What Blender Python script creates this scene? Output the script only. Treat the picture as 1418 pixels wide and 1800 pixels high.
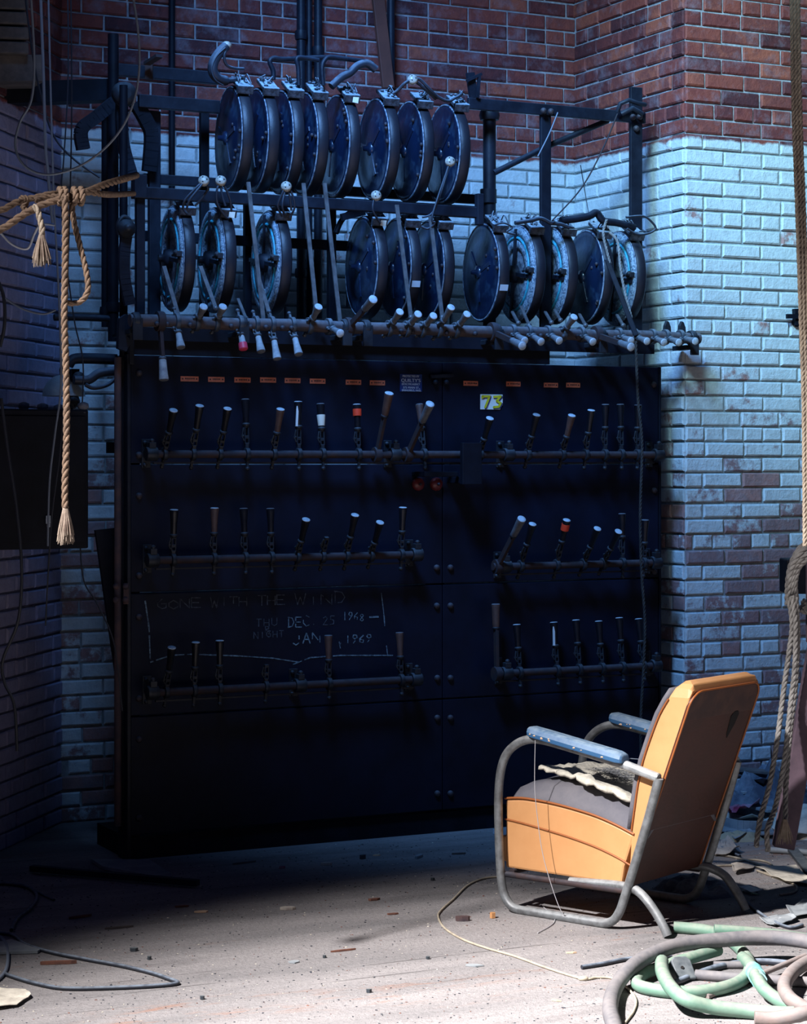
import bpy, math, random
from mathutils import Vector as V, Matrix, noise as mnoise
for o in list(bpy.data.objects): bpy.data.objects.remove(o)
SC = bpy.context.scene
C = SC.collection
PI = math.pi

# ---------------------------------------------------------------- camera, world, lights
FPX, CX, CY, H = 3700.0, 709.0, 812.0, 1.535
cam_d = bpy.data.cameras.new('camera'); cam = bpy.data.objects.new('camera', cam_d); C.objects.link(cam)
cam.location = (0, 0, H); cam.rotation_euler = (PI/2, 0, 0)
cam_d.sensor_fit = 'AUTO'; cam_d.sensor_width = 36.0
cam_d.lens = FPX/1800*36.0
cam_d.shift_y = -(900-CY)/1800.0
cam_d.clip_start = .05; cam_d.clip_end = 100
SC.camera = cam
SC.view_settings.view_transform = 'Standard'; SC.view_settings.look = 'None'
SC.view_settings.gamma = 1; SC.view_settings.exposure = 0.0; SC.view_settings.use_curve_mapping = False

world = bpy.data.worlds.new('world'); SC.world = world; world.use_nodes = True
bg = world.node_tree.nodes['Background']
bg.inputs[0].default_value = (.03, .09, .62, 1); bg.inputs[1].default_value = .035

def aim(o, target):
    o.rotation_euler = (V(target)-o.location).to_track_quat('-Z', 'Y').to_euler()
def area(name, loc, target, sx, sy, col, power, spread=180):
    d = bpy.data.lights.new(name, 'AREA'); d.shape = 'RECTANGLE'; d.size = sx; d.size_y = sy
    d.color = col; d.energy = power; d.spread = math.radians(spread)
    o = bpy.data.objects.new(name, d); C.objects.link(o); o.location = loc; aim(o, target); return o
def spot(name, loc, target, angle, blend, col, power, size):
    d = bpy.data.lights.new(name, 'SPOT'); d.color = col; d.energy = power
    d.spot_size = math.radians(angle); d.spot_blend = blend; d.shadow_soft_size = size
    o = bpy.data.objects.new(name, d); C.objects.link(o); o.location = loc; aim(o, target); return o
# daylight falling from a high opening on the left onto the floor and the chair
spot('daylight_opening', (-3.3, 3.0, 5.4), (1.1, 4.6, .0), 52, 1.0, (1.0, .95, .96), 12500, .12)
# cool skylight reaching the brick pier at the right
spot('pier_skylight', (-.2, 3.9, 6.0), (2.2, 9.4, 3.05), 32, 1.0, (.43, .80, 1.0), 3500, .6)
# unseen blue fill light added above and in front of the board, fading downwards
spot('board_fill', (-.5, 6.2, 4.9), (.15, 8.6, 2.75), 60, 1.0, (.18, .44, 1.0), 1300, .45)

# ---------------------------------------------------------------- coordinates
P0 = V((-1.049, 8.10, 0)); U = V((.8966, .4428, 0)).normalized(); N = V((-.4428, .8966, 0)).normalized()
CAM = V((0, 0, H)); ANG = math.atan2(U.y, U.x)
def W(s, d, z): return P0 + U*s + N*d + V((0, 0, z))
def ray(x, y): return V(((x-CX)/FPX, 1, -(y-CY)/FPX))
def plane_hit(x, y, p, n):
    r = ray(x, y); return CAM + r*((p-CAM).dot(n)/r.dot(n))
def bp(x, y, d): return plane_hit(x, y, P0+N*d, N)
def s_at(x, d): return (bp(x, CY, d)-P0).dot(U)
def sz(x, y, d): p = bp(x, y, d); return (p-P0).dot(U), p.z
def fl(x, y, z=0):
    r = ray(x, y); return CAM + r*((z-H)/r.z)
def at(x, y, Y): return CAM + ray(x, y)*Y

# ---------------------------------------------------------------- mesh builder
class MB:
    def __init__(s): s.v = []; s.f = []; s.m = []; s.sm = []; s.att = []
    def add(s, vs, fs, mi=0, smooth=False, att=0.):
        b = len(s.v); s.v += [V(p) for p in vs]
        for f in fs:
            s.f.append([b+i for i in f]); s.m.append(mi); s.sm.append(smooth); s.att.append(att)
        return s
    def box(s, c, size, rot=None, mi=0, att=0.):
        c = V(c); hx, hy, hz = [q/2 for q in size]
        vs = [V((x*hx, y*hy, z*hz)) for x in (-1, 1) for y in (-1, 1) for z in (-1, 1)]
        if rot is not None: vs = [rot @ p for p in vs]
        fs = [(0,1,3,2),(4,6,7,5),(0,4,5,1),(2,3,7,6),(0,2,6,4),(1,5,7,3)]
        return s.add([c+p for p in vs], fs, mi, False, att)
    def bar(s, a, b, w, h, up=(0,0,1), mi=0):
        a = V(a); b = V(b); x = (b-a); L = x.length; x.normalize()
        z = V(up); z = z - x*z.dot(x)
        if z.length < 1e-4: z = V((0,1,0)) - x*x.y
        z.normalize(); y = z.cross(x)
        R = Matrix((x, y, z)).transposed()
        return s.box((a+b)/2, (L, w, h), R, mi)
    def tube(s, pts, r, n=10, closed=False, caps=True, mi=0, smooth=True):
        pts = [V(p) for p in pts]; k = len(pts)
        rs = r if isinstance(r, (list, tuple)) else [r]*k
        T = []
        for i in range(k):
            if closed: t = pts[(i+1) % k]-pts[i-1]
            else: t = pts[min(i+1, k-1)]-pts[max(i-1, 0)]
            T.append(t.normalized() if t.length > 1e-9 else V((0,0,1)))
        nrm = T[0].orthogonal().normalized(); base = len(s.v); vs = []; fs = []
        for i in range(k):
            if i:
                q = T[i-1].rotation_difference(T[i]); nrm = q @ nrm
                nrm = (nrm - T[i]*nrm.dot(T[i])).normalized()
            b = T[i].cross(nrm)
            for j in range(n):
                a = 2*PI*j/n; vs.append(pts[i] + (nrm*math.cos(a)+b*math.sin(a))*rs[i])
        for i in range(k if closed else k-1):
            i2 = (i+1) % k
            off = 0
            if closed and i2 == 0:
                best = 1e9
                for o_ in range(n):
                    dd = (vs[i*n]-vs[o_]).length
                    if dd < best: best = dd; off = o_
            for j in range(n):
                fs.append((i*n+j, i*n+(j+1) % n, i2*n+(j+1+off) % n, i2*n+(j+off) % n))
        s.add(vs, fs, mi, smooth)
        if caps and not closed:
            s.add(vs[:n], [tuple(reversed(range(n)))], mi); s.add(vs[-n:], [tuple(range(n))], mi)
        return s
    def lathe(s, prof, M=None, n=16, mi=0, smooth=True):
        # prof: (radius, z) list, axis local z; M places it
        M = M or Matrix.Identity(4); vs = []; fs = []
        for (r, z) in prof:
            for j in range(n):
                a = 2*PI*j/n; vs.append(M @ V((r*math.cos(a), r*math.sin(a), z)))
        for i in range(len(prof)-1):
            for j in range(n):
                fs.append((i*n+j, i*n+(j+1) % n, (i+1)*n+(j+1) % n, (i+1)*n+j))
        s.add(vs, fs, mi, smooth)
        s.add(vs[:n], [tuple(reversed(range(n)))], mi); s.add(vs[-n:], [tuple(range(n))], mi)
        return s
    def blob(s, c, r, sx=1, sy=1, sz_=1, n=10, mi=0, jit=0, seed=0):
        rr = random.Random(seed); vs = []; fs = []; m = n//2+1
        for i in range(m+1):
            th = PI*i/m
            for j in range(n):
                a = 2*PI*j/n; q = r*(1+rr.uniform(-jit, jit))
                vs.append(V(c)+V((math.sin(th)*math.cos(a)*q*sx, math.sin(th)*math.sin(a)*q*sy, math.cos(th)*q*sz_)))
        for i in range(m):
            for j in range(n): fs.append((i*n+j, (i+1)*n+j, (i+1)*n+(j+1) % n, i*n+(j+1) % n))
        return s.add(vs, fs, mi, jit == 0)
    def prism(s, poly, ex, mi=0):
        # poly: list of 3D points (planar), ex: extrusion vector
        k = len(poly); a = [V(p) for p in poly]; b = [p+V(ex) for p in a]
        fs = [tuple(range(k)), tuple(reversed(range(k, 2*k)))] + [(i, k+i, k+(i+1) % k, (i+1) % k) for i in range(k)]
        return s.add(a+b, fs, mi)
    def build(s, name, mat, parent=None, loc=None, bevel=0, seg=2, attr=False, world=True):
        off = V((0,0,0))
        if loc is not None: off = V(loc)
        elif parent is not None and world: off = parent_off(parent)
        me = bpy.data.meshes.new(name)
        me.from_pydata([tuple(p-off) for p in s.v], [], s.f)
        mats = mat if isinstance(mat, (list, tuple)) else [mat]
        for m_ in mats: me.materials.append(m_)
        me.polygons.foreach_set('material_index', s.m); me.polygons.foreach_set('use_smooth', s.sm)
        if attr:
            a = me.attributes.new('rnd', 'FLOAT', 'FACE'); a.data.foreach_set('value', s.att)
        me.update()
        o = bpy.data.objects.new(name, me); C.objects.link(o)
        if parent is not None: o.parent = parent
        if loc is not None: o.location = loc
        if bevel:
            b = o.modifiers.new('bevel', 'BEVEL'); b.width = bevel; b.segments = seg; b.limit_method = 'ANGLE'
            b.angle_limit = math.radians(40)
        return o
def parent_off(p):
    off = V((0,0,0))
    while p is not None: off = off + p.location; p = p.parent
    return off
def fixn(o):
    import bmesh
    bm = bmesh.new(); bm.from_mesh(o.data); bmesh.ops.recalc_face_normals(bm, faces=bm.faces); bm.to_mesh(o.data); bm.free(); return o
def tag(o, label, cat, group=None):
    o['label'] = label; o['category'] = cat
    if group: o['group'] = group
    return o
def thing(name, label, cat, loc=(0,0,0), group=None, rot=None):
    o = bpy.data.objects.new(name, None); C.objects.link(o); o.location = loc; o.empty_display_size = .05
    if rot is not None: o.rotation_euler = rot
    return tag(o, label, cat, group)
def solo(name, mb, mat, label, cat, group=None, bevel=0, attr=False):
    # one-mesh thing, origin at its lowest point
    lo = min(mb.v, key=lambda p: p.z); c = V((sum(p.x for p in mb.v)/len(mb.v), sum(p.y for p in mb.v)/len(mb.v), lo.z))
    return tag(mb.build(name, mat, None, loc=c, bevel=bevel, attr=attr), label, cat, group)
def spline(pts, per=8, closed=False):
    pts = [V(p) for p in pts]; out = []; k = len(pts)
    rng = range(k) if closed else range(k-1)
    for i in rng:
        if closed: a, b, c, d = pts[i-1], pts[i], pts[(i+1) % k], pts[(i+2) % k]
        else: a, b, c, d = pts[max(i-1, 0)], pts[i], pts[i+1], pts[min(i+2, k-1)]
        for j in range(per):
            t = j/per
            out.append(.5*((2*b)+(c-a)*t+(2*a-5*b+4*c-d)*t*t+(3*b-a-3*c+d)*t**3))
    if not closed: out.append(pts[-1])
    return out
def resample(pts, step):
    out = [pts[0]]; acc = 0
    for a, b in zip(pts[:-1], pts[1:]):
        L = (b-a).length
        if L < 1e-9: continue
        while acc + L >= step:
            t = (step-acc)/L; a = a.lerp(b, t); out.append(a); L = (b-a).length; acc = 0
            if L < 1e-9: break
        acc += L
    return out
def rope_mb(pts, r, pitch=None, mb=None, n=6, strands=3):
    mb = mb or MB(); pitch = pitch or r*7
    P = resample(spline(pts, 12), pitch/9)
    T = [(P[min(i+1, len(P)-1)]-P[max(i-1, 0)]).normalized() for i in range(len(P))]
    nr = [T[0].orthogonal().normalized()]
    for i in range(1, len(P)):
        q = T[i-1].rotation_difference(T[i]) @ nr[-1]; nr.append((q-T[i]*q.dot(T[i])).normalized())
    for k in range(strands):
        path = []
        for i, p in enumerate(P):
            a = 2*PI*(i/9.0+k/strands); b = T[i].cross(nr[i])
            path.append(p+(nr[i]*math.cos(a)+b*math.sin(a))*r*.5)
        mb.tube(path, r*.56, n)
    return mb
def fray(mb, p, dirv, L, spread, n=26, seed=1, r=.0016):
    rr = random.Random(seed); dirv = V(dirv).normalized(); a = dirv.orthogonal().normalized(); b = dirv.cross(a)
    for i in range(n):
        th = rr.uniform(0, 2*PI); q = rr.uniform(.1, 1)**.6*spread; l = L*rr.uniform(.75, 1.05)
        o = a*math.cos(th)+b*math.sin(th)
        mb.tube([p+o*.006, p+dirv*l*.35+o*(q*.35+.004), p+dirv*l*.7+o*q*.8, p+dirv*l+o*q], [r*1.6, r*1.6, r*1.3, r*.8], 5)
    return mb

# ---------------------------------------------------------------- materials
def nodes(name):
    m = bpy.data.materials.new(name); m.use_nodes = True; nt = m.node_tree
    return m, nt, nt.nodes['Principled BSDF'], nt.nodes, nt.links
def mk(name, col, rough=.6, metal=0., col2=None, scale=12, mixpos=(.4, .65), bump=.0, bscale=60, dust=0., dustcol=(.30,.32,.34), spec=.5, coat=0, detail=6):
    m, nt, b, nd, lk = nodes(name)
    tc = nd.new('ShaderNodeTexCoord'); src = tc.outputs['Object']
    base = None
    col = tuple(col)+(1,)
    if col2 is not None:
        n1 = nd.new('ShaderNodeTexNoise'); n1.inputs['Scale'].default_value = scale; n1.inputs['Detail'].default_value = detail
        n1.inputs['Roughness'].default_value = .65; lk.new(src, n1.inputs['Vector'])
        r = nd.new('ShaderNodeValToRGB'); r.color_ramp.elements[0].position = mixpos[0]; r.color_ramp.elements[1].position = mixpos[1]
        r.color_ramp.elements[0].color = col; r.color_ramp.elements[1].color = tuple(col2)+(1,)
        lk.new(n1.outputs['Fac'], r.inputs['Fac']); base = r.outputs['Color']
    if dust > 0:
        g = nd.new('ShaderNodeNewGeometry'); sx = nd.new('ShaderNodeSeparateXYZ'); lk.new(g.outputs['Normal'], sx.inputs[0])
        n2 = nd.new('ShaderNodeTexNoise'); n2.inputs['Scale'].default_value = 45; n2.inputs['Detail'].default_value = 4; lk.new(src, n2.inputs['Vector'])
        mr = nd.new('ShaderNodeMapRange'); mr.inputs[1].default_value = .1; mr.inputs[2].default_value = .85; lk.new(sx.outputs[2], mr.inputs[0])
        mm = nd.new('ShaderNodeMath'); mm.operation = 'MULTIPLY'; lk.new(mr.outputs[0], mm.inputs[0])
        mr2 = nd.new('ShaderNodeMapRange'); mr2.inputs[1].default_value = .3; mr2.inputs[2].default_value = .6; lk.new(n2.outputs['Fac'], mr2.inputs[0])
        mr2.inputs[3].default_value = .35
        lk.new(mr2.outputs[0], mm.inputs[1])
        m2 = nd.new('ShaderNodeMath'); m2.operation = 'MULTIPLY'; m2.inputs[1].default_value = dust; lk.new(mm.outputs[0], m2.inputs[0])
        mx = nd.new('ShaderNodeMix'); mx.data_type = 'RGBA'; lk.new(m2.outputs[0], mx.inputs['Factor'])
        if base is not None: lk.new(base, mx.inputs['A'])
        else: mx.inputs['A'].default_value = col
        mx.inputs['B'].default_value = tuple(dustcol)+(1,); base = mx.outputs['Result']
        rm = nd.new('ShaderNodeMapRange'); lk.new(m2.outputs[0], rm.inputs[0]); rm.inputs[3].default_value = rough; rm.inputs[4].default_value = .95
        lk.new(rm.outputs[0], b.inputs['Roughness'])
        if metal > 0:
            r3 = nd.new('ShaderNodeMapRange'); lk.new(m2.outputs[0], r3.inputs[0]); r3.inputs[3].default_value = metal; r3.inputs[4].default_value = 0
            lk.new(r3.outputs[0], b.inputs['Metallic'])
    else:
        b.inputs['Roughness'].default_value = rough; b.inputs['Metallic'].default_value = metal
    if base is not None: lk.new(base, b.inputs['Base Color'])
    else: b.inputs['Base Color'].default_value = col
    b.inputs['Specular IOR Level'].default_value = spec; b.inputs['Coat Weight'].default_value = coat
    if bump > 0:
        nb = nd.new('ShaderNodeTexNoise'); nb.inputs['Scale'].default_value = bscale; nb.inputs['Detail'].default_value = 5; lk.new(src, nb.inputs['Vector'])
        bm = nd.new('ShaderNodeBump'); bm.inputs['Strength'].default_value = bump; bm.inputs['Distance'].default_value = .004
        lk.new(nb.outputs['Fac'], bm.inputs['Height']); lk.new(bm.outputs[0], b.inputs['Normal'])
    return m

M = {}
M['iron'] = mk('black_painted_iron', (.006,.008,.015), .5, .0, (.013,.018,.03), 9, bump=.2, dust=.5, dustcol=(.06,.08,.11), spec=.3)
M['iron_clean'] = mk('dark_iron_edge', (.003,.004,.008), .6, .0, (.007,.009,.017), 7, bump=.15, spec=.2)
M['slate'] = mk('black_slate', (.0028,.0045,.012), .55, 0, (.006,.010,.028), 4, (.35,.75), bump=.12, bscale=25, spec=.2)
M['rust'] = mk('rusty_pipe', (.045,.026,.024), .8, 0, (.02,.02,.027), 14, bump=.3, dust=.5, dustcol=(.10,.10,.12), spec=.3)
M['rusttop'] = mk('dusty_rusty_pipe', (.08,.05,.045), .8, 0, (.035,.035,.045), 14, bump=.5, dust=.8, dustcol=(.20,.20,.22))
M['rustpipe'] = mk('rusty_conduit', (.10,.055,.05), .8, 0, (.03,.03,.045), 10, bump=.3)
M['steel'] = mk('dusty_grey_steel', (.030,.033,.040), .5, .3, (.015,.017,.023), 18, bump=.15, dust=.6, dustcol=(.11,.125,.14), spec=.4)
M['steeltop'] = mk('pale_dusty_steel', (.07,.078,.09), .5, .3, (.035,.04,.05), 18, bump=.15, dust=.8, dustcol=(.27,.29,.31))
M['rod'] = mk('grey_steel_strap', (.17,.17,.175), .45, .3, (.09,.085,.085), 22, bump=.1)
M['blackgrip'] = mk('black_rubber_grip', (.005,.005,.008), .35, 0, (.009,.009,.012), 20, spec=.35)
M['browngrip'] = mk('brown_worn_grip', (.11,.055,.04), .55, 0, (.06,.033,.03), 20)
M['cap'] = mk('dusty_grip_end', (.55,.62,.66), .9, 0, (.35,.40,.45), 60)
M['capdark'] = mk('dull_grip_end', (.12,.12,.13), .8, 0, (.2,.2,.22), 60)
M['whitegrip'] = mk('pale_dusty_grip', (.42,.45,.46), .8, 0, (.24,.25,.27), 30)
M['greygrip'] = mk('grey_dusty_grip', (.14,.145,.155), .75, 0, (.08,.08,.09), 30, dust=.6, dustcol=(.3,.32,.34))
M['redtape'] = mk('red_tape', (.85,.06,.02), .5)
M['pinkpaint'] = mk('pink_red_paint', (.70,.05,.10), .5)
M['whitetape'] = mk('white_tape', (.72,.75,.75), .7)
M['copper'] = mk('copper_label', (.62,.17,.085), .55, 0, (.42,.11,.055), 60)
M['ink'] = mk('dark_lettering', (.05,.02,.015), .7)
M['navy'] = mk('navy_enamel', (.010,.035,.16), .4)
M['signwhite'] = mk('white_lettering', (.60,.68,.75), .6)
M['white'] = mk('white_card', (.75,.82,.78), .7)
M['yellow'] = mk('yellow_numeral', (.72,.62,.02), .6)
M['numdark'] = mk('numeral_outline', (.03,.04,.16), .7)
M['chalk'] = mk('chalk_line', (.24,.36,.42), .95, 0, (.06,.08,.11), 90, (.35,.6))
M['chalkdim'] = mk('worn_chalk_line', (.016,.020,.034), .95, 0, (.10,.12,.15), 70, (.38,.64))
M['disc'] = mk('black_enamel_plate', (.006,.014,.040), .28, .0, (.045,.09,.15), 16, (.50,.78), bump=.45, bscale=30, spec=.8, detail=9)
M['edgehighlight'] = mk('dusty_edge_highlight', (.30,.36,.42), .7, 0, (.03,.05,.09), 45, (.42,.62))  # pale colour paints the bright highlight on the dusty plate edge
M['rim'] = mk('dark_iron_rim', (.009,.010,.017), .5, 0, (.018,.017,.024), 6, bump=.2)
M['coil'] = mk('speckled_pale_winding', (.34,.44,.50), .6, 0, (.07,.11,.16), 120, (.42,.58), bump=.6, bscale=160)
M['turq'] = mk('turquoise_winding_edge', (.03,.42,.52), .5, 0, (.06,.22,.30), 60)
M['terminal'] = mk('dust_covered_terminal_block', (.05,.055,.07), .7, 0, (.012,.014,.02), 55, (.45,.6), bump=.6, bscale=90, dust=.95, dustcol=(.42,.50,.55))
M['porcelain'] = mk('porcelain', (.55,.51,.42), .35, 0, (.25,.23,.2), 60)
M['tag'] = mk('paper_tag', (.74,.70,.58), .8)
M['wire'] = mk('dusty_black_wire', (.02,.024,.035), .5, 0, None, dust=.8, dustcol=(.22,.27,.33))
M['wiregrey'] = mk('grey_wire', (.20,.24,.30), .5)
M['wirewhite'] = mk('white_wire', (.70,.74,.78), .5)
M['cordcream'] = mk('cream_cord', (.48,.42,.31), .8, 0, (.30,.26,.2), 30)
M['thread'] = mk('pale_thread', (.40,.40,.42), .7)
M['rope'] = mk('manila_rope', (.24,.16,.105), .9, 0, (.14,.095,.068), 40, bump=.5, bscale=220)
M['ropelight'] = mk('pale_manila_rope', (.50,.42,.32), .9, 0, (.32,.26,.20), 40, bump=.5, bscale=220)
M['ropegrey'] = mk('grey_weathered_rope', (.34,.33,.31), .9, 0, (.18,.17,.16), 40, bump=.5, bscale=220)
M['ropedark'] = mk('dark_rope', (.05,.045,.04), .9, 0, (.02,.02,.02), 40)
M['fray'] = mk('frayed_rope_fibre', (.33,.27,.21), .9, 0, (.18,.13,.10), 30)
M['orange'] = mk('orange_vinyl', (.62,.32,.135), .45, 0, (.52,.25,.095), 5, (.3,.75), bump=.08, bscale=40)
M['piping'] = mk('dark_orange_piping', (.30,.09,.02), .5)
M['backvinyl'] = mk('brown_leatherette', (.060,.015,.008), .5, 0, (.04,.011,.006), 6, bump=.15, bscale=80)
M['backband'] = mk('dark_brown_scuffed_band', (.045,.020,.018), .6, 0, (.085,.038,.026), 14)
M['seatgrey'] = mk('charcoal_seat_cloth', (.105,.105,.125), .75, 0, (.15,.145,.16), 7, bump=.2, bscale=120)
M['armblue'] = mk('blue_painted_wood', (.035,.115,.25), .40, 0, (.05,.15,.30), 8, dust=.75, dustcol=(.30,.40,.48), bump=.1)
M['chip'] = mk('bare_wood_chip', (.75,.52,.34), .8)
M['tube'] = mk('tarnished_steel_tube', (.24,.26,.27), .42, .45, (.13,.135,.14), 25, bump=.12, bscale=120, dust=.5, dustcol=(.42,.43,.42))
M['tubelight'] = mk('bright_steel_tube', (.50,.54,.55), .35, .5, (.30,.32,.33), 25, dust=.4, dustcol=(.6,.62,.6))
M['patch'] = mk('black_hole_patch', (.008,.007,.007), .9)
M['felt'] = mk('torn_felt', (.66,.63,.52), .95, 0, (.42,.40,.34), 25, bump=.8, bscale=70)
M['nest'] = mk('grey_hair_stuffing', (.16,.17,.18), .9)
M['hosegrey'] = mk('grey_rubber_hose', (.09,.092,.105), .7, 0, (.16,.15,.155), 9, bump=.25, dust=.5, dustcol=(.24,.225,.215))
M['hosegreen'] = mk('faded_green_hose', (.09,.20,.145), .6, 0, (.15,.25,.19), 6, bump=.15, dust=.6, dustcol=(.32,.33,.27))
M['hosepink'] = mk('pinkish_grey_hose', (.20,.155,.14), .7, 0, (.15,.14,.14), 12, bump=.25, dust=.5, dustcol=(.33,.29,.27))
M['tape'] = mk('turquoise_tape', (.16,.52,.52), .6, 0, (.35,.6,.58), 30)
M['boxblack'] = mk('black_plastic', (.035,.045,.055), .45, 0, None, dust=.4, dustcol=(.3,.33,.33))
M['wood'] = mk('weathered_timber', (.14,.12,.11), .85, 0, (.06,.055,.055), 8, bump=.4)
M['woodpurple'] = mk('purple_grey_timber', (.15,.10,.13), .8, 0, (.07,.05,.07), 5, bump=.35, bscale=30)
M['woodbrown'] = mk('brown_painted_timber', (.14,.045,.03), .7, 0, (.09,.03,.022), 6)
M['woodsplinter'] = mk('rusty_brown_splinter', (.20,.08,.05), .85, 0, (.10,.05,.04), 20)
M['paper'] = mk('dirty_paper', (.55,.50,.42), .9, 0, (.34,.30,.27), 14, bump=.4, bscale=30)
M['greysheet'] = mk('grey_sheet_metal', (.34,.37,.38), .6, 0, (.22,.25,.27), 10, bump=.2)
M['darkcloth'] = mk('dark_cloth', (.06,.07,.10), .85, 0, (.20,.24,.28), 9, bump=.5, bscale=20)
M['redcloth'] = mk('faded_red_cloth', (.30,.03,.08), .85, 0, (.34,.24,.30), 9, bump=.5, bscale=40)
M['plaster'] = mk('crumbled_plaster', (.72,.67,.55), .95, 0, (.5,.46,.38), 16, bump=.9, bscale=40)
M['bolt'] = mk('dusty_bolt_head', (.05,.035,.038), .6, .2, (.025,.022,.028), 30, dust=.6, dustcol=(.11,.12,.15))
M['redknob'] = mk('dark_red_knob', (.14,.018,.018), .4)
M['straw'] = mk('dry_straw', (.42,.38,.26), .9)

def brick_material(name, brick, paint_col=(.60,.66,.66), wear_bias=0.0, mortar=False, band=(.7, 1.52)):
    m, nt, b, nd, lk = nodes(name)
    g = nd.new('ShaderNodeNewGeometry'); sx = nd.new('ShaderNodeSeparateXYZ'); lk.new(g.outputs['Position'], sx.inputs[0])
    def noise(sc, det=5, rough=.6):
        n = nd.new('ShaderNodeTexNoise'); n.inputs['Scale'].default_value = sc; n.inputs['Detail'].default_value = det
        n.inputs['Roughness'].default_value = rough; lk.new(g.outputs['Position'], n.inputs['Vector']); return n.outputs['Fac']
    def math_(op, a, c=None, clamp=False):
        n = nd.new('ShaderNodeMath'); n.operation = op; n.use_clamp = clamp
        for i, q in enumerate((a, c)):
            if q is None: continue
            if isinstance(q, (int, float)): n.inputs[i].default_value = q
            else: lk.new(q, n.inputs[i])
        return n.outputs[0]
    def rng(v, a, b_, c=0., d=1.):
        n = nd.new('ShaderNodeMapRange'); n.inputs[1].default_value = a; n.inputs[2].default_value = b_
        n.inputs[3].default_value = c; n.inputs[4].default_value = d; lk.new(v, n.inputs[0]); return n.outputs[0]
    at_ = nd.new('ShaderNodeAttribute'); at_.attribute_name = 'rnd'
    rnd = at_.outputs['Fac']
    # base brick colour
    if mortar:
        r = nd.new('ShaderNodeValToRGB'); e = r.color_ramp.elements
        e[0].position = .3; e[0].color = (.22,.22,.24,1); e[1].position = .7; e[1].color = (.46,.46,.47,1)
        lk.new(noise(30), r.inputs['Fac'])
    else:
        r = nd.new('ShaderNodeValToRGB'); e = r.color_ramp.elements
        e[0].position = 0; e[0].color = tuple(brick[0])+(1,); e[1].position = 1; e[1].color = tuple(brick[-1])+(1,)
        for i, c_ in enumerate(brick[1:-1]):
            q = e.new((i+1)/(len(brick)-1)); q.color = tuple(c_)+(1,)
        v = math_('ADD', rnd, math_('MULTIPLY', math_('SUBTRACT', noise(22), .5), .7), True)
        lk.new(v, r.inputs['Fac'])
    # chalky bloom of old lime over bare brick
    bloom = rng(noise(9, 7, .7), .50, .72, 0, .55)
    mx0 = nd.new('ShaderNodeMix'); mx0.data_type = 'RGBA'; lk.new(bloom, mx0.inputs['Factor']); lk.new(r.outputs['Color'], mx0.inputs['A'])
    mx0.inputs['B'].default_value = (.27,.23,.27,1)
    # paint mask: below the dado line, worn away lower down
    z = math_('ADD', sx.outputs[2], math_('MULTIPLY', math_('SUBTRACT', noise(14), .5), .045))
    line = rng(z, 2.950, 2.962, 1, 0)
    lowz = rng(sx.outputs[2], band[1]-.25, band[1]+.35, 1, 0)         # 1 in the worn lower region
    wearv = math_('ADD', math_('MULTIPLY', rnd, .55 if not mortar else 0.), math_('MULTIPLY', noise(16, 8, .7), .9))
    wearv = math_('ADD', wearv, math_('MULTIPLY', lowz, .30+wear_bias))
    wearv = math_('ADD', wearv, wear_bias*.4)
    th = 1.06 if not mortar else .86
    paint = rng(wearv, th-.09, th+.03, 1, .22)
    pm = math_('MULTIPLY', line, paint)
    pc = nd.new('ShaderNodeValToRGB'); e = pc.color_ramp.elements
    k = .30 if mortar else .8
    e[0].position = .28; e[0].color = tuple(q*k for q in paint_col)+(1,); e[1].position = .6; e[1].color = tuple(q*(.55 if mortar else 1) for q in paint_col)+(1,)
    lk.new(noise(26, 8, .7), pc.inputs['Fac'])
    mx = nd.new('ShaderNodeMix'); mx.data_type = 'RGBA'; lk.new(pm, mx.inputs['Factor']); lk.new(mx0.outputs['Result'], mx.inputs['A'])
    lk.new(pc.outputs['Color'], mx.inputs['B']); lk.new(mx.outputs['Result'], b.inputs['Base Color'])
    b.inputs['Roughness'].default_value = .72; b.inputs['Specular IOR Level'].default_value = .35
    bm = nd.new('ShaderNodeBump'); bm.inputs['Strength'].default_value = .75; bm.inputs['Distance'].default_value = .006
    hh = math_('ADD', noise(55, 6, .65), math_('MULTIPLY', noise(13), 1.2))
    lk.new(hh, bm.inputs['Height']); lk.new(bm.outputs[0], b.inputs['Normal'])
    return m
reds = [(.075,.022,.026), (.13,.032,.032), (.20,.045,.038), (.26,.062,.043), (.17,.045,.04), (.34,.09,.055)]
M['brick'] = brick_material('red_brick_part_painted', reds)
M['mortar'] = brick_material('mortar_part_painted', reds, mortar=True)
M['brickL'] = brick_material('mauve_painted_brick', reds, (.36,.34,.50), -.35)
M['mortarL'] = brick_material('mauve_painted_mortar', reds, (.22,.21,.33), -.35, True)

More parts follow.
